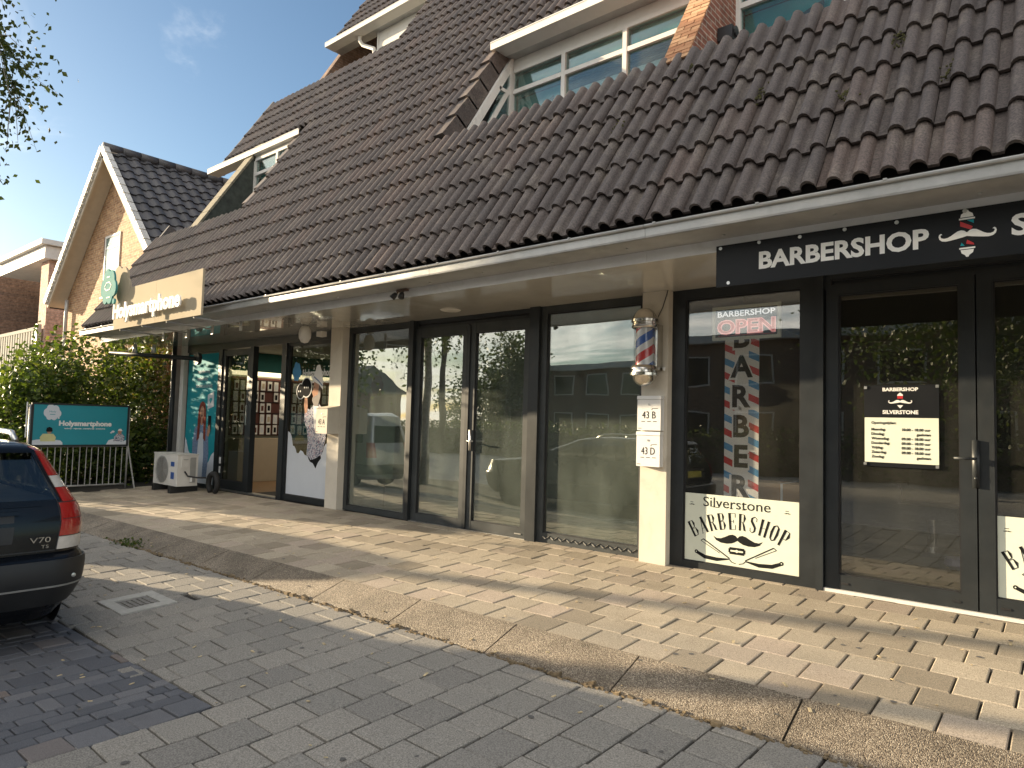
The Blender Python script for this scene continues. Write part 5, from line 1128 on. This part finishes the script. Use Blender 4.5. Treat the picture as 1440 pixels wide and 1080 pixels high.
b = MB(); PL.poly(b, [(0, 0), (.46, 0), (.455, .04), (.42, .075), (.36, .085), (.30, .07), (.22, .07), (.14, .095), (.06, .09), (0, .075)], .001, .003); b.build('cloud', m_bluep, ab); b = MB(); PL.poly(b, [(1.16, 0), (Wd, 0), (Wd, .08), (1.42, .05), (1.34, .07), (1.27, .10), (1.2, .08)], .001, .003); b.build('cloud', m_bluep, ab)
b = MB(); PL.poly(b, [(.12, .06), (.34, .06), (.35, .13), (.31, .19), (.15, .19), (.11, .13)], .004, .006); pr = b.build('printed_person', m_yellow, ab); pr['label'] = 'printed person in a yellow shirt at the board corner'
b = MB(); PL.ell(b, .245, .235, .036, .046, .007, .008, 14); b.build('face', m_skin, pr)
b = MB(); PL.poly(b, [(.195, .24), (.205, .29), (.245, .31), (.285, .29), (.295, .24), (.285, .225), (.205, .225)], .009, .010); b.build('goggles_and_hair', m_ink, pr)
b = MB(); PL.poly(b, [(1.28, .06), (1.46, .06), (1.47, .14), (1.42, .20), (1.33, .20), (1.29, .14)], .004, .006); pr = b.build('printed_person', m_shirt, ab); pr['label'] = 'printed person in a patterned shirt and white cap at the board corner'
b = MB(); PL.ell(b, 1.38, .235, .034, .045, .007, .008, 14); b.build('face', m_skin, pr)
b = MB(); PL.poly(b, [(1.345, .25), (1.36, .285), (1.40, .29), (1.425, .25), (1.44, .245)], .009, .010); b.build('cap', m_whitep, pr)
b = MB(); PL.ell(b, 1.265, .235, .028, .02, .004, .005, 12); PL.ell(b, 1.235, .215, .02, .014, .004, .005, 10); b.build('speech_bubble', m_bluep, ab)
b = MB(); b.tube([(-13.87, -2.72, .9), (-13.87, -2.72, 1.50)], .012, 6); b.build('white_edge_post', m_whitep, ab)

# ------------------------------------------------------------------ brick house on the left
hb = thing('brick_house', (-19.4, .45, 0), 'sandy brick house with a pointed gable and dark tiled roof left of the shop', 'house')
AX, AZ_, EXL, EXR, EZ = -19.4, 8.15, -23.15, -15.65, 4.45
wy = .45
b = MB()
wl, wr = EXL + .35, EXR - .35; ze = EZ + .30
b.prism([(wl, wy, -.1), (wr, wy, -.1), (wr, wy, ze), (AX, wy, AZ_ - .12), (wl, wy, ze)], (0, 10, 0)); b.build('wall', m_brickL, hb)
rf = MB()
for sg, ex in ((-1, EXL), (1, EXR)):
    rf.prism([(ex, 0.05, EZ - .06), (AX, .05, AZ_ - .06), (AX, .05, AZ_ - .12), (ex, .05, EZ - .12)], (0, 11, 0))
hr = rf.build('roof', m_roofdeck, hb)
sl_ = math.hypot(EXR - AX, AZ_ - EZ); U2 = Vector((AX - EXR, 0, AZ_ - EZ)).normalized(); X2 = Vector((0, 1, 0)); N2 = X2.cross(U2)
RM2 = Matrix((X2, U2, N2)).transposed().to_4x4(); tp2 = tile_piece(.33, .40, 1, .04, .055); tme2 = mesh_of(tp2, m_tile2, True)
tiles(hr, [(.2, 11, 0, sl_ - .1)], .2, 240, tp2, tme2, lambda x, s: Vector((EXR, x, EZ)) + U2 * s - N2 * .05, .36, 'roof_tile', RM2, .33, m_tile2)
for sg, ex in ((-1, EXL), (1, EXR)):
    d = Vector((AX - ex, 0, AZ_ - EZ)); nseg = 14; dn = d.normalized(); nn = Vector((-dn.z * 1, 0, dn.x)) if sg > 0 else Vector((-dn.z, 0, dn.x)); 
    if nn.z < 0: nn = -nn
    for k in range(nseg):
        c0 = Vector((ex, .02, EZ)) + d * ((k + .5) / nseg); b = MB(); b.obox(c0 + nn * (.01 + .02 * (k % 1)), dn * (d.length / nseg / 2 - .022), (0, .075, 0), nn * .085); b.build('verge_tile', m_verge, hr)
        if sg < 0:
            b = MB(); q = c0 - nn * .12 + Vector((0, -.05, 0)); b.lathe(q, [(0, -.03), (.022, -.015), (.026, .0), (.0, .03)], 8); b.build('light_bulb', m_bulb, hr)
    b = MB(); b.prism([Vector((ex, .06, EZ)) - nn * .10, Vector((AX, .06, AZ_)) - nn * .10, Vector((AX, .06, AZ_)) - nn * .13, Vector((ex, .06, EZ)) - nn * .13], (0, wy - .07, 0)); b.build('soffit', m_soff, hr)
    b = MB(); b.prism([Vector((ex, .01, EZ)) - nn * .085, Vector((AX, .01, AZ_)) - nn * .085, Vector((AX, .01, AZ_)) - nn * .20, Vector((ex, .01, EZ)) - nn * .20], (0, .045, 0)); b.build('bargeboard', m_soff, hr)
for k in range(24):
    b = MB(); y = .0 + k * .45; b.tube([(AX, y, AZ_ + .02), (AX, y + .47, AZ_ + .035)], [.125, .11], 10); b.build('ridge_tile', m_tile2, hr, True)
def hwin(x0, x1, z0, z1, curtains=True):
    f = MB(); bbox_frame(f, x0, x1, z0, z1, wy - .03, wy + .06, .06); f.box(x0 + .06, x1 - .06, wy - .022, wy + .05, z1 - .36, z1 - .31); w = f.build('house_window', m_white, hb)
    g = MB(); g.box(x0 + .06, x1 - .06, wy - .016, wy - .012, z0 + .06, z1 - .36); g.box(x0 + .06, x1 - .06, wy - .016, wy - .012, z1 - .31, z1 - .06); g.build('pane', m_glassd, w)
    g = MB(); g.box(x0 + .06, x1 - .06, wy - .006, wy - .002, z0 + .06, z1 - .06); g.build('curtain', m_whitep, w)
    s = MB(); s.box(x0 - .05, x1 + .05, wy - .07, wy, z0 - .05, z0 - .002); s.build('sill', m_white, w)
    r_ = MB(); r_.box(x0 - .13, x0, wy - .012, wy + .02, z0, z1); r_.build('reveal_shade_strip', m_brickD, w)  # dark strip on the wall face paints the shade of a window recess
hwin(-20.10, -19.10, 4.40, 6.02); hwin(-18.15, -17.15, 1.2, 2.95)
b = MB(); b.tube([(wl + .25, wy - .1, 4.55), (wl + .25, wy - .1, 4.3), (wl + .25, wy - .09, 0)], .05, 10); b.build('rain_pipe', m_zinc, hb, True)

# ------------------------------------------------------------------ flat-roofed building further left
fb_ = thing('flat_roofed_building', (-30, 1, 0), 'flat roofed building with white eaves and dark balcony at the far left', 'building')
b = MB(); b.box(-34.5, -27.25, 3.2, 12, 0, 6.6); b.build('wall', mat('dark_render', (.09, .09, .09), .95, spec=.03), fb_)
b = MB(); b.box(-34.8, -33.4, .9, 12, 0, 7); b.build('side_wall', m_brickD, fb_)
b = MB(); b.box(-28.05, -27.25, 1.15, 1.7, 0, 6.5); b.build('brick_column', brick_mat('pink_brick', (.45, .27, .20), (.52, .34, .26), (.42, .36, .3)), fb_)
b = MB(); b.box(-28.0, -27.27, 1.7, 12, 0, 6.5); b.build('side_wall', m_brickD, fb_)
b = MB(); b.box(-32.4, -27.05, .95, 12.2, 6.52, 6.95); b.build('eaves', m_white, fb_)
b = MB(); b.box(-32.6, -26.9, .80, 12.3, 6.97, 7.14); b.build('roof_edge', m_white, fb_)
b = MB(); b.box(-36, -27.5, 3.4, 12, 7.15, 7.9); b.build('roof', m_roofdeck, fb_)
b = MB(); b.box(-33, -27.4, 1.0, 3.2, 2.6, 2.85); b.build('balcony_floor', m_zinc, fb_)
b = MB(); b.box(-33, -27.5, .98, 1.06, 4.10, 4.22); m_rail = mat('pale_rail', (.42, .41, .36), .9, .1, spec=.05); rl = b.build('balcony_rail', m_rail, fb_)
b = MB(); b.box(-27.56, -27.42, .96, 1.1, 2.8, 4.3); b.build('rail_post', m_zinc, rl)
for k in range(18):
    b = MB(); x = -32.9 + k * .30; b.box(x, x + .16, .99, 1.04, 2.85, 4.098); b.build('baluster', m_rail, rl)

# ------------------------------------------------------------------ planting
def crown_pts(c, r, n, rng, squash=1.0, cl=60, cr=.22):
    cen = []
    for k in range(cl):
        while True:
            q = Vector((rng.uniform(-1, 1), rng.uniform(-1, 1), rng.uniform(-1, 1)))
            if .25 < q.length < 1: break
        cen.append(Vector(c) + Vector((q.x * r[0], q.y * r[1], q.z * r[2])))
    pts = []
    for k in range(n):
        q = rng.choice(cen); s_ = cr * max(r)
        pts.append((q.x + rng.gauss(0, s_), q.y + rng.gauss(0, s_), q.z + rng.gauss(0, s_ * squash)))
    return pts, cen
def tree(name, x, y, h, c, r, n, leaf, lm, bm, label, seed, cl=60, trunk_r=.14, droop=.3, group=None, cr=.2, hang=0):
    rng = random.Random(seed); z0 = gz(x, y) if y < .4 else 0; t = thing(name, (x, y, z0), label, 'tree', group)
    pts, cen = crown_pts(c, r, n, rng, 1.0, cl, cr)
    b = MB(); top = Vector((c[0], c[1], c[2] + r[2] * .5)); base = Vector((x, y, z0)); mid = base.lerp(Vector((x + (c[0] - x) * .4, y + (c[1] - y) * .4, c[2] - r[2] * .5)), 1)
    b.tube([base, base.lerp(mid, .5) + Vector((.06, .04, 0)), mid, top], [trunk_r, trunk_r * .85, trunk_r * .6, .02], 10); b.build('trunk', bm, t, True)
    b = MB()
    for q in cen[:26]:
        k = rng.uniform(.15, .85); s_ = mid.lerp(top, k); b.tube([s_, s_.lerp(q, .5) + Vector((0, 0, .25)), q], [trunk_r * .3, trunk_r * .17, .008], 6)
    for q in cen: 
        for _ in range(2): e = q + Vector((rng.gauss(0, .3), rng.gauss(0, .3), -rng.uniform(.1, .5 + hang))); b.tube([q, q.lerp(e, .5) + Vector((0, 0, .08)), e], [.008, .005, .003], 4)
    b.build('limbs', bm, t)
    if hang:
        ex = []; tw = []
        for q in cen:
            for _ in range(5):
                o_ = Vector((rng.gauss(0, .35), rng.gauss(0, .35), 0)); ln = rng.uniform(.4, 1.0 + hang)
                tw.append([q + o_ * (j / 5) + Vector((0, 0, -ln * j / 5)) for j in range(6)])
                for j in range(34): ex.append(q + o_ * (j / 34) + Vector((rng.gauss(0, .05), rng.gauss(0, .05), -ln * j / 34)))
        pts += ex; b = MB()
        for tq in tw: b.tube(tq, [.005, .004, .004, .003, .003, .002], 4)
        b.build('hanging_twigs', bm, t)
    b = MB(); leaves(b, pts, leaf, droop, rng); b.build('crown', lm, t); return t
# shrub mass left of the shop
sh_ = thing('shrub', (-16.3, -1.8, 0), 'big leafy green shrub behind the teal advertising board, sunlit on top', 'shrub')
rng = random.Random(3); b = MB(); pts = []
cens = []
for k in range(150):
    y = rng.uniform(-2.95, .25); x = rng.uniform(-18.6, -14.75) if y < -.3 else rng.uniform(-18.4, -15.2)
    zt = min(.85 + (y + 3.0) * 1.0, 2.0) + .35 * math.sin(x * 1.7 + y) + .30 * math.sin(y * 2.3) - (.5 if x > -15.2 else 0) + (.25 if x < -17 else 0)
    cens.append((x, y, rng.uniform(.1, zt)))
for k in range(30000):
    c_ = rng.choice(cens); pts.append((c_[0] + rng.gauss(0, .26), c_[1] + rng.gauss(0, .26), max(-.05, c_[2] + rng.gauss(0, .24))))
for k in range(60):         # upright shoots
    x, y = rng.uniform(-18.4, -15), rng.uniform(-1.9, .2); z = 2.0 + rng.uniform(-.1, .5)
    for j in range(20): pts.append((x + rng.gauss(0, .04) + j * .006, y + rng.gauss(0, .04), z + j * .04))
leaves(b, pts[:18000], .075, 0, rng); leaves(b, pts[18000:], .12, .2, rng); b.build('foliage', m_leaf, sh_)
b = MB()
for k in range(70):
    c_ = rng.choice(cens); b.tube([(c_[0] * .3 - 16.4 * .7, c_[1] * .75 - .4, -.1), (c_[0], c_[1], c_[2] * .5), (c_[0], c_[1], c_[2])], [.02, .014, .006], 5)
b.build('stems', m_bark, sh_)
vn = thing('climbing_vine', (-17.6, .4, 0), 'sparse sunlit climbing vine spread over the brick house wall', 'vine')
b = MB(); pts = []; st = MB()
for k in range(34):
    x = rng.uniform(-19.6, -15.9); z = rng.uniform(1.4, 2.2); path = [(x, .40, 0), (x, .38, z)]
    for j in range(6): x += rng.gauss(.05, .16); z += rng.uniform(.05, .28); path.append((x, .39, z))
    st.tube(path, .006, 4)
    for q in path[1:]:
        for j in range(13): pts.append((q[0] + rng.gauss(0, .12), .36 - abs(rng.gauss(0, .07)), q[2] + rng.gauss(0, .12)))
leaves(b, pts, .085, .4, rng); b.build('foliage', m_leafv, vn); st.build('stems', m_bark, vn)
tree('birch_tree', -13.9, -6.3, 9, (-12.7, -5.30, 6.2), (1.7, 1.85, 2.7), 15000, .085, m_leafb, m_birch, 'birch tree with hanging leafy twigs entering the sky at upper left', 11, 75, .13, .9, None, .11, .5)
tree('street_tree', -22.5, -7.3, 9, (-22.3, -7.15, 7.6), (1.7, 1.7, 2.0), 10000, .10, m_leaft, m_bark, 'street tree out to the left that shades the right half of the tiled roof', 5, 60, .16, .3, 'trees along the street', .2)

# ------------------------------------------------------------------ parked cars
def car(name, xr, yc, z0, keys, label, pm, win=(), zwin=None, group='cars parked in the bay'):
    t = thing(name, (xr, yc, z0), label, 'car', group)
    def loop(z):
        for i in range(len(keys) - 1):
            if keys[i][0] <= z <= keys[i + 1][0] + 1e-9:
                k0, k1 = keys[i], keys[i + 1]; f = (z - k0[0]) / max(1e-9, k1[0] - k0[0]); return [a + (c - a) * f for a, c in zip(k0, k1)]
        return list(keys[-1])
    def surf(z, tt, side=1, off=0):     # tt: 0 rear centre, 1-2 rear corner, 2-3 side, 3-4 front corner, 5 front centre
        _, r0, f0, w, rr, rf = loop(z)
        if tt <= 1: p_ = (r0 - off, (w - rr) * tt)
        elif tt <= 2: a = (tt - 1) * math.pi / 2; p_ = (r0 + rr - (rr + off) * math.cos(a), w - rr + (rr + off) * math.sin(a))
        elif tt <= 3: p_ = (r0 + rr + (f0 - rf - r0 - rr) * (tt - 2), w + off)
        elif tt <= 4: a = (tt - 3) * math.pi / 2; p_ = (f0 - rf + (rf + off) * math.sin(a), w - rf + (rf + off) * math.cos(a))
        else: p_ = (f0 + off, (w - rf) * (5 - tt))
        return Vector((xr - p_[0], yc + side * p_[1], z0 + z))
    ts = [0, .5, 1, 1.1, 1.2, 1.4, 1.6, 1.8, 2] + sorted(set([2 + .083 * k for k in range(1, 12)] + [q for w_ in win for q in w_ if 2 < q < 3])) + [3, 3.25, 3.5, 3.75, 4, 4.5, 5]
    ring = [(a, 1) for a in ts] + [(a, -1) for a in ts[-2:0:-1]]; zs = [k[0] for k in keys]; b = MB(); n = len(ring)
    zz = []
    for i in range(len(zs) - 1): zz += [zs[i] + (zs[i + 1] - zs[i]) * j / 2 for j in range(2)]
    zz.append(zs[-1]); vs = [surf(z, a, s_) for z in zz for a, s_ in ring]
    fs = [(i * n + j, i * n + (j + 1) % n, (i + 1) * n + (j + 1) % n, (i + 1) * n + j) for i in range(len(zz) - 1) for j in range(n)]
    if win:
        keep = []
        for i in range(len(zz) - 1):
            for j in range(n):
                a, s0_ = ring[j]; c, s1_ = ring[(j + 1) % n]; lo, hi = min(a, c), max(a, c); mid_ = (lo + hi) / 2
                if zwin[0] - .001 <= zz[i] and zz[i + 1] <= zwin[1] + .001 and any(w0 <= mid_ <= w1 for w0, w1 in win): continue
                keep.append(fs[i * n + j])
        fs = keep
    b.add(vs, fs + [tuple(range((len(zz) - 1) * n, len(zz) * n)), tuple(range(n))[::-1]]); body = b.build('body', pm, t, True, 32)
    def patch(nm, z_, t_, off, m_, side=1, parent=None, nz=6, ntt=8, smooth=True, edge=None):
        q = MB(); vs = []
        for i in range(nz + 1):
            for j in range(ntt + 1):
                z = z_[0] + (z_[1] - z_[0]) * i / nz; ta, tb = t_ if not callable(t_) else t_(z); vs.append(surf(z, ta + (tb - ta) * j / ntt, side, off))
        m1 = ntt + 1; f_ = [(i * m1 + j, i * m1 + j + 1, (i + 1) * m1 + j + 1, (i + 1) * m1 + j) for i in range(nz) for j in range(ntt)]
        if side < 0: f_ = [a[::-1] for a in f_]
        vi = [surf(z_[0] + (z_[1] - z_[0]) * i / nz, (lambda tt_: tt_[0] + (tt_[1] - tt_[0]) * j / ntt)(t_ if not callable(t_) else t_(z_[0] + (z_[1] - z_[0]) * i / nz)), side, -.02) for i in range(nz + 1) for j in range(ntt + 1)]
        k = len(vs); bd = [(0, j, 0, j + 1) for j in range(ntt)]; e_ = []
        for j in range(ntt): e_ += [(j, j + 1), (nz * m1 + j, nz * m1 + j + 1)]
        for i in range(nz): e_ += [(i * m1, (i + 1) * m1), (i * m1 + ntt, (i + 1) * m1 + ntt)]
        q.add(vs + vi, f_ + [(a, c, c + k, a + k) for a, c in e_]); return q.build(nm, m_, parent or t, smooth, 40)
    return t, surf, patch, loop
KV = [(.20, .16, 4.50, .78, .25, .4), (.33, .07, 4.62, .86, .26, .45), (.45, .01, 4.68, .895, .25, .5), (.60, .0, 4.70, .905, .24, .5), (.625, .02, 4.69, .90, .23, .5), (.66, .10, 4.66, .885, .20, .5), (.86, .11, 4.56, .885, .17, .5), (.97, .14, 3.62, .86, .15, .5), (1.02, .16, 3.42, .83, .14, .4), (1.36, .38, 2.42, .665, .12, .3), (1.405, .46, 2.22, .60, .12, .28), (1.425, .62, 2.05, .50, .12, .25)]
XR, YC, ZC = -5.50, -5.36, -.292
WINV = [(0, 1.1), (2.04, 2.24), (2.27, 2.57), (2.60, 2.95), (3.5, 5)]
t, surf, patch, loop = car('parked_car', XR, YC, ZC, KV, 'dark blue estate car with tall red tail lamps cut off by the left photo edge', m_carpaint, WINV, (1.02, 1.36))
for side in (1, -1):
    # tall tail lamps wrapping the rear corner
    lo_t = lambda z: (.80 + max(0, (z - .70)) * .05, 1.98)
    for nm, z_, m_ in (('clear_lamp', (.68, .765), m_clear), ('tail_lamp', (.77, 1.0), m_tail)): patch(nm, z_, lambda z: (1.02, 1.97), .012, m_, side)
    up_t = lambda z: (1.0 + (z - 1.0) * .9, 1.75 + (z - 1.0) * .3)
    patch('tail_lamp', (1.002, 1.10), lambda z: (1.15 + (z - 1.0) * .5, 1.97 - (z - 1.0) * 1.6), .010, m_tail, side, nz=4)
    patch('clear_lamp', (1.102, 1.18), lambda z: (1.20 + (z - 1.1) * .4, 1.81 - (z - 1.1) * .3), .009, m_clear, side, nz=4)
    patch('tail_lamp', (1.182, 1.385), lambda z: (1.23 + (z - 1.18) * .6, 1.79 - (z - 1.18) * .4), .008, m_tail, side)
    patch('bumper_trim', (.30, .62), (0, 2.22), .014, m_carplastic, side, ntt=16)
    patch('side_strip', (.50, .56), (2.25, 2.95), .012, m_carplastic, side, ntt=12)
    for a0, a1 in WINV[1:4]: patch('side_window', (1.02, 1.36), (a0, a1), .001, m_carwin, side)
    for a0, a1 in ((2.25, 2.257), (2.585, 2.592), (2.97, 2.976)): patch('door_gap', (.36, .99), (a0, a1), .003, m_black, side, ntt=1)
    for a in (2.34, 2.66): patch('door_handle', (.88, .905), (a, a + .045), .022, m_carpaint, side, ntt=3, nz=2)
    b = MB(); pts = [surf(1.40, 2.05, side) + Vector((0, -side * .06, .02)), surf(1.40, 2.08, side) + Vector((-.1, -side * .05, .075)), surf(1.40, 2.5, side) + Vector((0, -side * .05, .085)), surf(1.40, 2.92, side) + Vector((.1, -side * .05, .075)), surf(1.40, 2.96, side) + Vector((0, -side * .06, .02))]
    b.tube(pts, [.022, .022, .02, .022, .022], 8); b.build('roof_rail', m_alu, t, True)
    for wx in (.95, 3.70):
        cy = YC + side * .80; cx = XR - wx; b = MB()
        b.lathe((cx, cy, ZC + .32), [(.20, -.095), (.295, -.10), (.318, -.06), (.32, 0), (.318, .06), (.295, .10), (.20, .095)], 32, 'y'); w = b.build('wheel', m_tyre, t, True)
        b = MB(); yo = side * .085; b.lathe((cx, cy + yo, ZC + .32), [(.20, 0), (.205, side * .012), (.18, side * .012), (.175, -side * .03)], 28, 'y')
        for k in range(5):
            a = 2 * math.pi * k / 5 + .3; d = Vector((math.cos(a), 0, math.sin(a))); e = Vector((-math.sin(a), 0, math.cos(a)))
            b.prism([Vector((cx, cy + yo, ZC + .32)) + d * .03 + e * .035, Vector((cx, cy + yo, ZC + .32)) + d * .19 + e * .055, Vector((cx, cy + yo, ZC + .32)) + d * .19 - e * .055, Vector((cx, cy + yo, ZC + .32)) + d * .03 - e * .035], (0, side * .012, 0))
        b.lathe((cx, cy + yo, ZC + .32), [(0, side * .02), (.05, side * .018), (.055, 0)], 16, 'y'); b.build('rim', m_rim, w)
        b = MB(); b.lathe((cx, cy + side * .108, ZC + .33), [(0, 0), (.365, 0), (.365, .003)], 32, 'y'); b.build('wheel_arch', m_black, t)
b = MB()
# rear window, wrapping spoiler, plate, badges, bumper details
patch('rear_window', (1.02, 1.36), (0, 1.1), .001, m_carwin, 1, nz=8); patch('rear_window', (1.02, 1.36), (0, 1.1), .001, m_carwin, -1, nz=8)
b = MB(); b.prism([surf(.98, a_, s_, -.03) for a_, s_ in [(0, 1), (1, 1), (2, 1), (2.5, 1), (2.98, 1), (2.98, -1), (2.5, -1), (2, -1), (1, -1)]], (0, 0, -.02)); b.build('cabin_floor', m_black, t)
for sx_, rows_ in ((1.75, (-.42, 0, .42)), (2.75, (-.38, .38))):
    for dy_ in rows_:
        b = MB(); b.obox((XR - sx_, YC + dy_, ZC + 1.02), (.07, 0, .01), (0, .2, 0), (-.02, 0, .10)); b.obox((XR - sx_ + .04, YC + dy_, ZC + 1.20), (.045, 0, 0), (0, .11, 0), (0, 0, .07)); b.build('seat', m_carplastic, t)
for side in (1, -1):
    patch('spoiler', (1.345, 1.40), (0, 1.15), .06, m_carpaint, side, nz=3)
    patch('tailgate_gap', (.672, .680), (0, 1.0), .004, m_black, side, nz=1)
    patch('tailgate_gap', (.68, 1.34), lambda z: (1.0 + max(0, z - 1) * .4, 1.02 + max(0, z - 1) * .4), .004, m_black, side, ntt=1)
    patch('tailgate_fold', (.98, .99), (0, .86), .006, m_carpaint, side, nz=2)
    patch('lamp_divider', (.998, 1.004), (1.02, 1.97), .0125, m_black, side, nz=1); patch('lamp_divider', (.765, .771), (1.02, 1.97), .0125, m_black, side, nz=1); patch('lamp_divider', (.885, .889), (1.05, 1.97), .0128, m_black, side, nz=1)
    patch('bumper_line', (.435, .447), (0, 1.8), .018, m_zinc, side, nz=1, ntt=14)
    patch('plate_recess', (.74, .93), (0, .62), .003, m_black, side, nz=2)
    patch('plate_lamp_strip', (.93, .955), (0, .66), .020, m_carpaint, side, nz=2)
    patch('number_plate', (.77, .88), (0, .40), .008, m_plate, side, nz=2)
PLc = Plane((XR - .105 + .0, 0, 0), (0, 1, 0), (0, 0, 1)); s0 = surf(.72, .74); PLc.o = Vector((s0.x + .004, 0, 0))
b = MB(); text(b, PLc, 'V70', YC + .53, ZC + .735, .125, .036, .004, .009, .0); text(b, PLc, 'T5', YC + .60, ZC + .695, .045, .022, .004, .008, .0); b.build('badge', m_chrome, t)
b = MB(); q = surf(.50, 1.35, 1, .016); b.lathe(q, [(0, -.012), (.014, -.01), (.014, .01), (0, .012)], 10, 'x'); b.build('parking_sensor', m_alu, t)
b = MB(); b.tube([(XR - .05, YC - .5, ZC + .22), (XR - .2, YC - .5, ZC + .22)], .035, 10); b.build('exhaust', m_zinc, t)
for side in (1, -1):
    patch('windscreen', (1.02, 1.36), (3.5, 5), .001, m_carwin, side); patch('headlamp', (.66, .80), (3.6, 4.4), .01, m_clear, side)
    b = MB(); q = surf(1.05, 2.93, side); b.obox(q + Vector((0, side * .12, .04)), (.05, 0, 0), (0, .09, 0), (0, 0, .06)); b.build('wing_mirror', m_carpaint, t)
# narrow tall microvan parked ahead; unseen, inferred from the tapered pavement shadow and narrowed to fit it
KM = [(.22, .10, 4.2, .78, .25, .4), (.40, .0, 4.38, .87, .25, .5), (.65, .0, 4.40, .885, .22, .5), (.95, .05, 4.1, .875, .18, .5), (1.05, .08, 3.9, .85, .15, .4), (1.74, .22, 2.7, .66, .14, .3), (1.82, .42, 2.4, .56, .14, .3)]
KM = [(k_[0], k_[1], k_[2], k_[3] * .72, k_[4] * .8, k_[5] * .8) for k_ in KM]
XM, YM = -13.1, -4.52
t, surf, patch, loop = car('parked_car', XM, YM, -.29, KM, 'unseen silver microvan ahead of the dark estate car, narrowed to fit the tapered pavement shadow', m_carpaint2)
for side in (1, -1):
    for a0, a1 in ((2.04, 2.28), (2.30, 2.62), (2.64, 2.96)): patch('side_window', (1.08, 1.64), (a0, a1), .004, m_carglass, side)
    patch('tail_lamp', (.75, 1.1), (.9, 1.9), .01, m_tail, side); patch('bumper_trim', (.34, .58), (0, 2.1), .012, m_carplastic, side, ntt=14)
    patch('rear_window', (1.1, 1.5), (0, .95), .004, m_carglass, side); patch('windscreen', (1.1, 1.55), (3.5, 5), .004, m_carglass, side)
    for wx in (.85, 3.45):
        b = MB(); b.lathe((XM - wx, YM + side * .54, .02), [(.19, -.09), (.29, -.095), (.31, 0), (.29, .095), (.19, .09), (0, .085)], 24, 'y'); w = b.build('wheel', m_tyre, t, True)
        b = MB(); b.lathe((XM - wx, YM + side * .632, .02), [(0, .01 * side), (.19, 0)], 20, 'y'); b.build('rim', m_rim, w)

# ------------------------------------------------------------------ across the street: what the windows mirror
def house_far(x0, x1, y0, y1, h, rh, label, wm, nwin, name='row_house', grp='houses across the street'):
    g0 = -.29; t = thing(name, ((x0 + x1) / 2, y1, g0), label, 'house', grp); b = MB(); b.box(x0, x1, y0, y1, g0 - .2, h); b.build('wall', wm, t)
    b = MB(); ym = (y0 + y1) / 2
    if rh > .5: b.prism([(x0 - .3, y1 + .5, h - .1), (x0 - .3, ym, h + rh), (x0 - .3, y0 - .5, h - .1), (x0 - .3, y0 - .5, h - .25), (x0 - .3, y1 + .5, h - .25)], (x1 - x0 + .6, 0, 0))
    else: b.box(x0 - .3, x1 + .3, y0 - .3, y1 + .4, h, h + .35)
    b.build('roof', m_tile2 if rh > .5 else m_white, t)
    for k in range(nwin):
        for z0, z1 in ((.7, 2.2), (3.3, 4.6)):
            if z1 > h - .2: continue
            xx = x0 + (x1 - x0) * (k + .5) / nwin; f = MB(); bbox_frame(f, xx - .8, xx + .8, z0, z1, y1 + .0, y1 + .06, .07); w = f.build('window', m_white, t)
            p_ = MB(); p_.box(xx - .73, xx + .73, y1 + .01, y1 + .02, z0 + .07, z1 - .07); p_.build('pane', m_carglass, w)
house_far(-33, -17.5, -38, -30, 4.9, .2, 'long low brick building across the street, mirrored in the middle shop window', m_brickD, 6)
house_far(-84, -68, -52, -42, 5.0, 3.0, 'pitched roof house across the street, mirrored in the narrow left window', m_brickD, 6)
house_far(-15.5, -1.5, -31, -23, 5.2, .2, 'dark brick building across the street, mirrored behind the barber strip', m_brickD, 5)
house_far(2, 16, -34, -26, 5.4, 3.2, 'brick house with pitched roof across the street to the right', m_brickD, 5)
tree('street_tree', -29.2, -27.5, 8, (-29.2, -27.5, 4.6), (1.9, 1.9, 2.6), 5000, .22, m_leaft, m_bark, 'leafy tree across the street, mirrored in the right door leaf of the middle shop', 21, 50, .15, .3, 'trees along the street')
tree('street_tree', -33.0, -28.5, 8, (-33.0, -28.5, 2.8), (2.6, 2.2, 2.2), 4000, .22, m_leaft, m_bark, 'low round tree across the street, mirrored in the left door leaf of the middle shop', 22, 50, .15, .3, 'trees along the street')
tree('street_tree', -2.5, -16.5, 9, (-2.2, -16.5, 5.6), (4.0, 3.0, 3.4), 15000, .16, m_leaft, m_bark, 'wide spreading tree across the street, mirrored in the barber door', 23, 90, .2, .3, 'trees along the street')
tree('street_tree', 4.5, -18.5, 9, (4.5, -18.5, 6.0), (3.6, 3.0, 3.6), 9000, .18, m_leaft, m_bark, 'tall tree across the street right of the spreading tree', 24, 80, .2, .3, 'trees along the street')
tree('street_tree', -44, -21, 10, (-44, -21, 5.2), (5.5, 4.6, 4.6), 12000, .30, m_leaft, m_bark, 'big dark tree across the street, mirrored in the phone shop window', 31, 90, .3, .3, 'trees along the street')
hd = thing('hedge', (-14, -20.5, -.3), 'long clipped hedge across the street, mirrored low in the windows', 'hedge'); rng = random.Random(9); b = MB()
pts = []
for k in range(15000): pts.append((rng.uniform(-36, 3), -20.5 + rng.gauss(0, .45), rng.uniform(-.3, 1.25) + .25 * math.sin(k * .001)))
leaves(b, pts, .17, 0, rng); b.build('foliage', m_leaft, hd); b = MB(); b.box(-36, 3, -20.75, -20.25, -.4, 1.0); b.build('inner_branches', m_bark, hd)
lp = thing('street_lamp', (-26.0, -18.6, -.3), 'grey street lamp across the street, mirrored as an upright in the left door leaf', 'street lamp')
b = MB(); b.tube([(-26.0, -18.6, -.3), (-26.0, -18.6, 7.6)], [.17, .13], 10); b.build('pole', m_bark, lp, True); b = MB(); b.obox((-26.0, -18.1, 7.6), (.12, 0, 0), (0, .5, 0), (0, 0, .06)); b.build('lamp_head', m_zinc, lp)
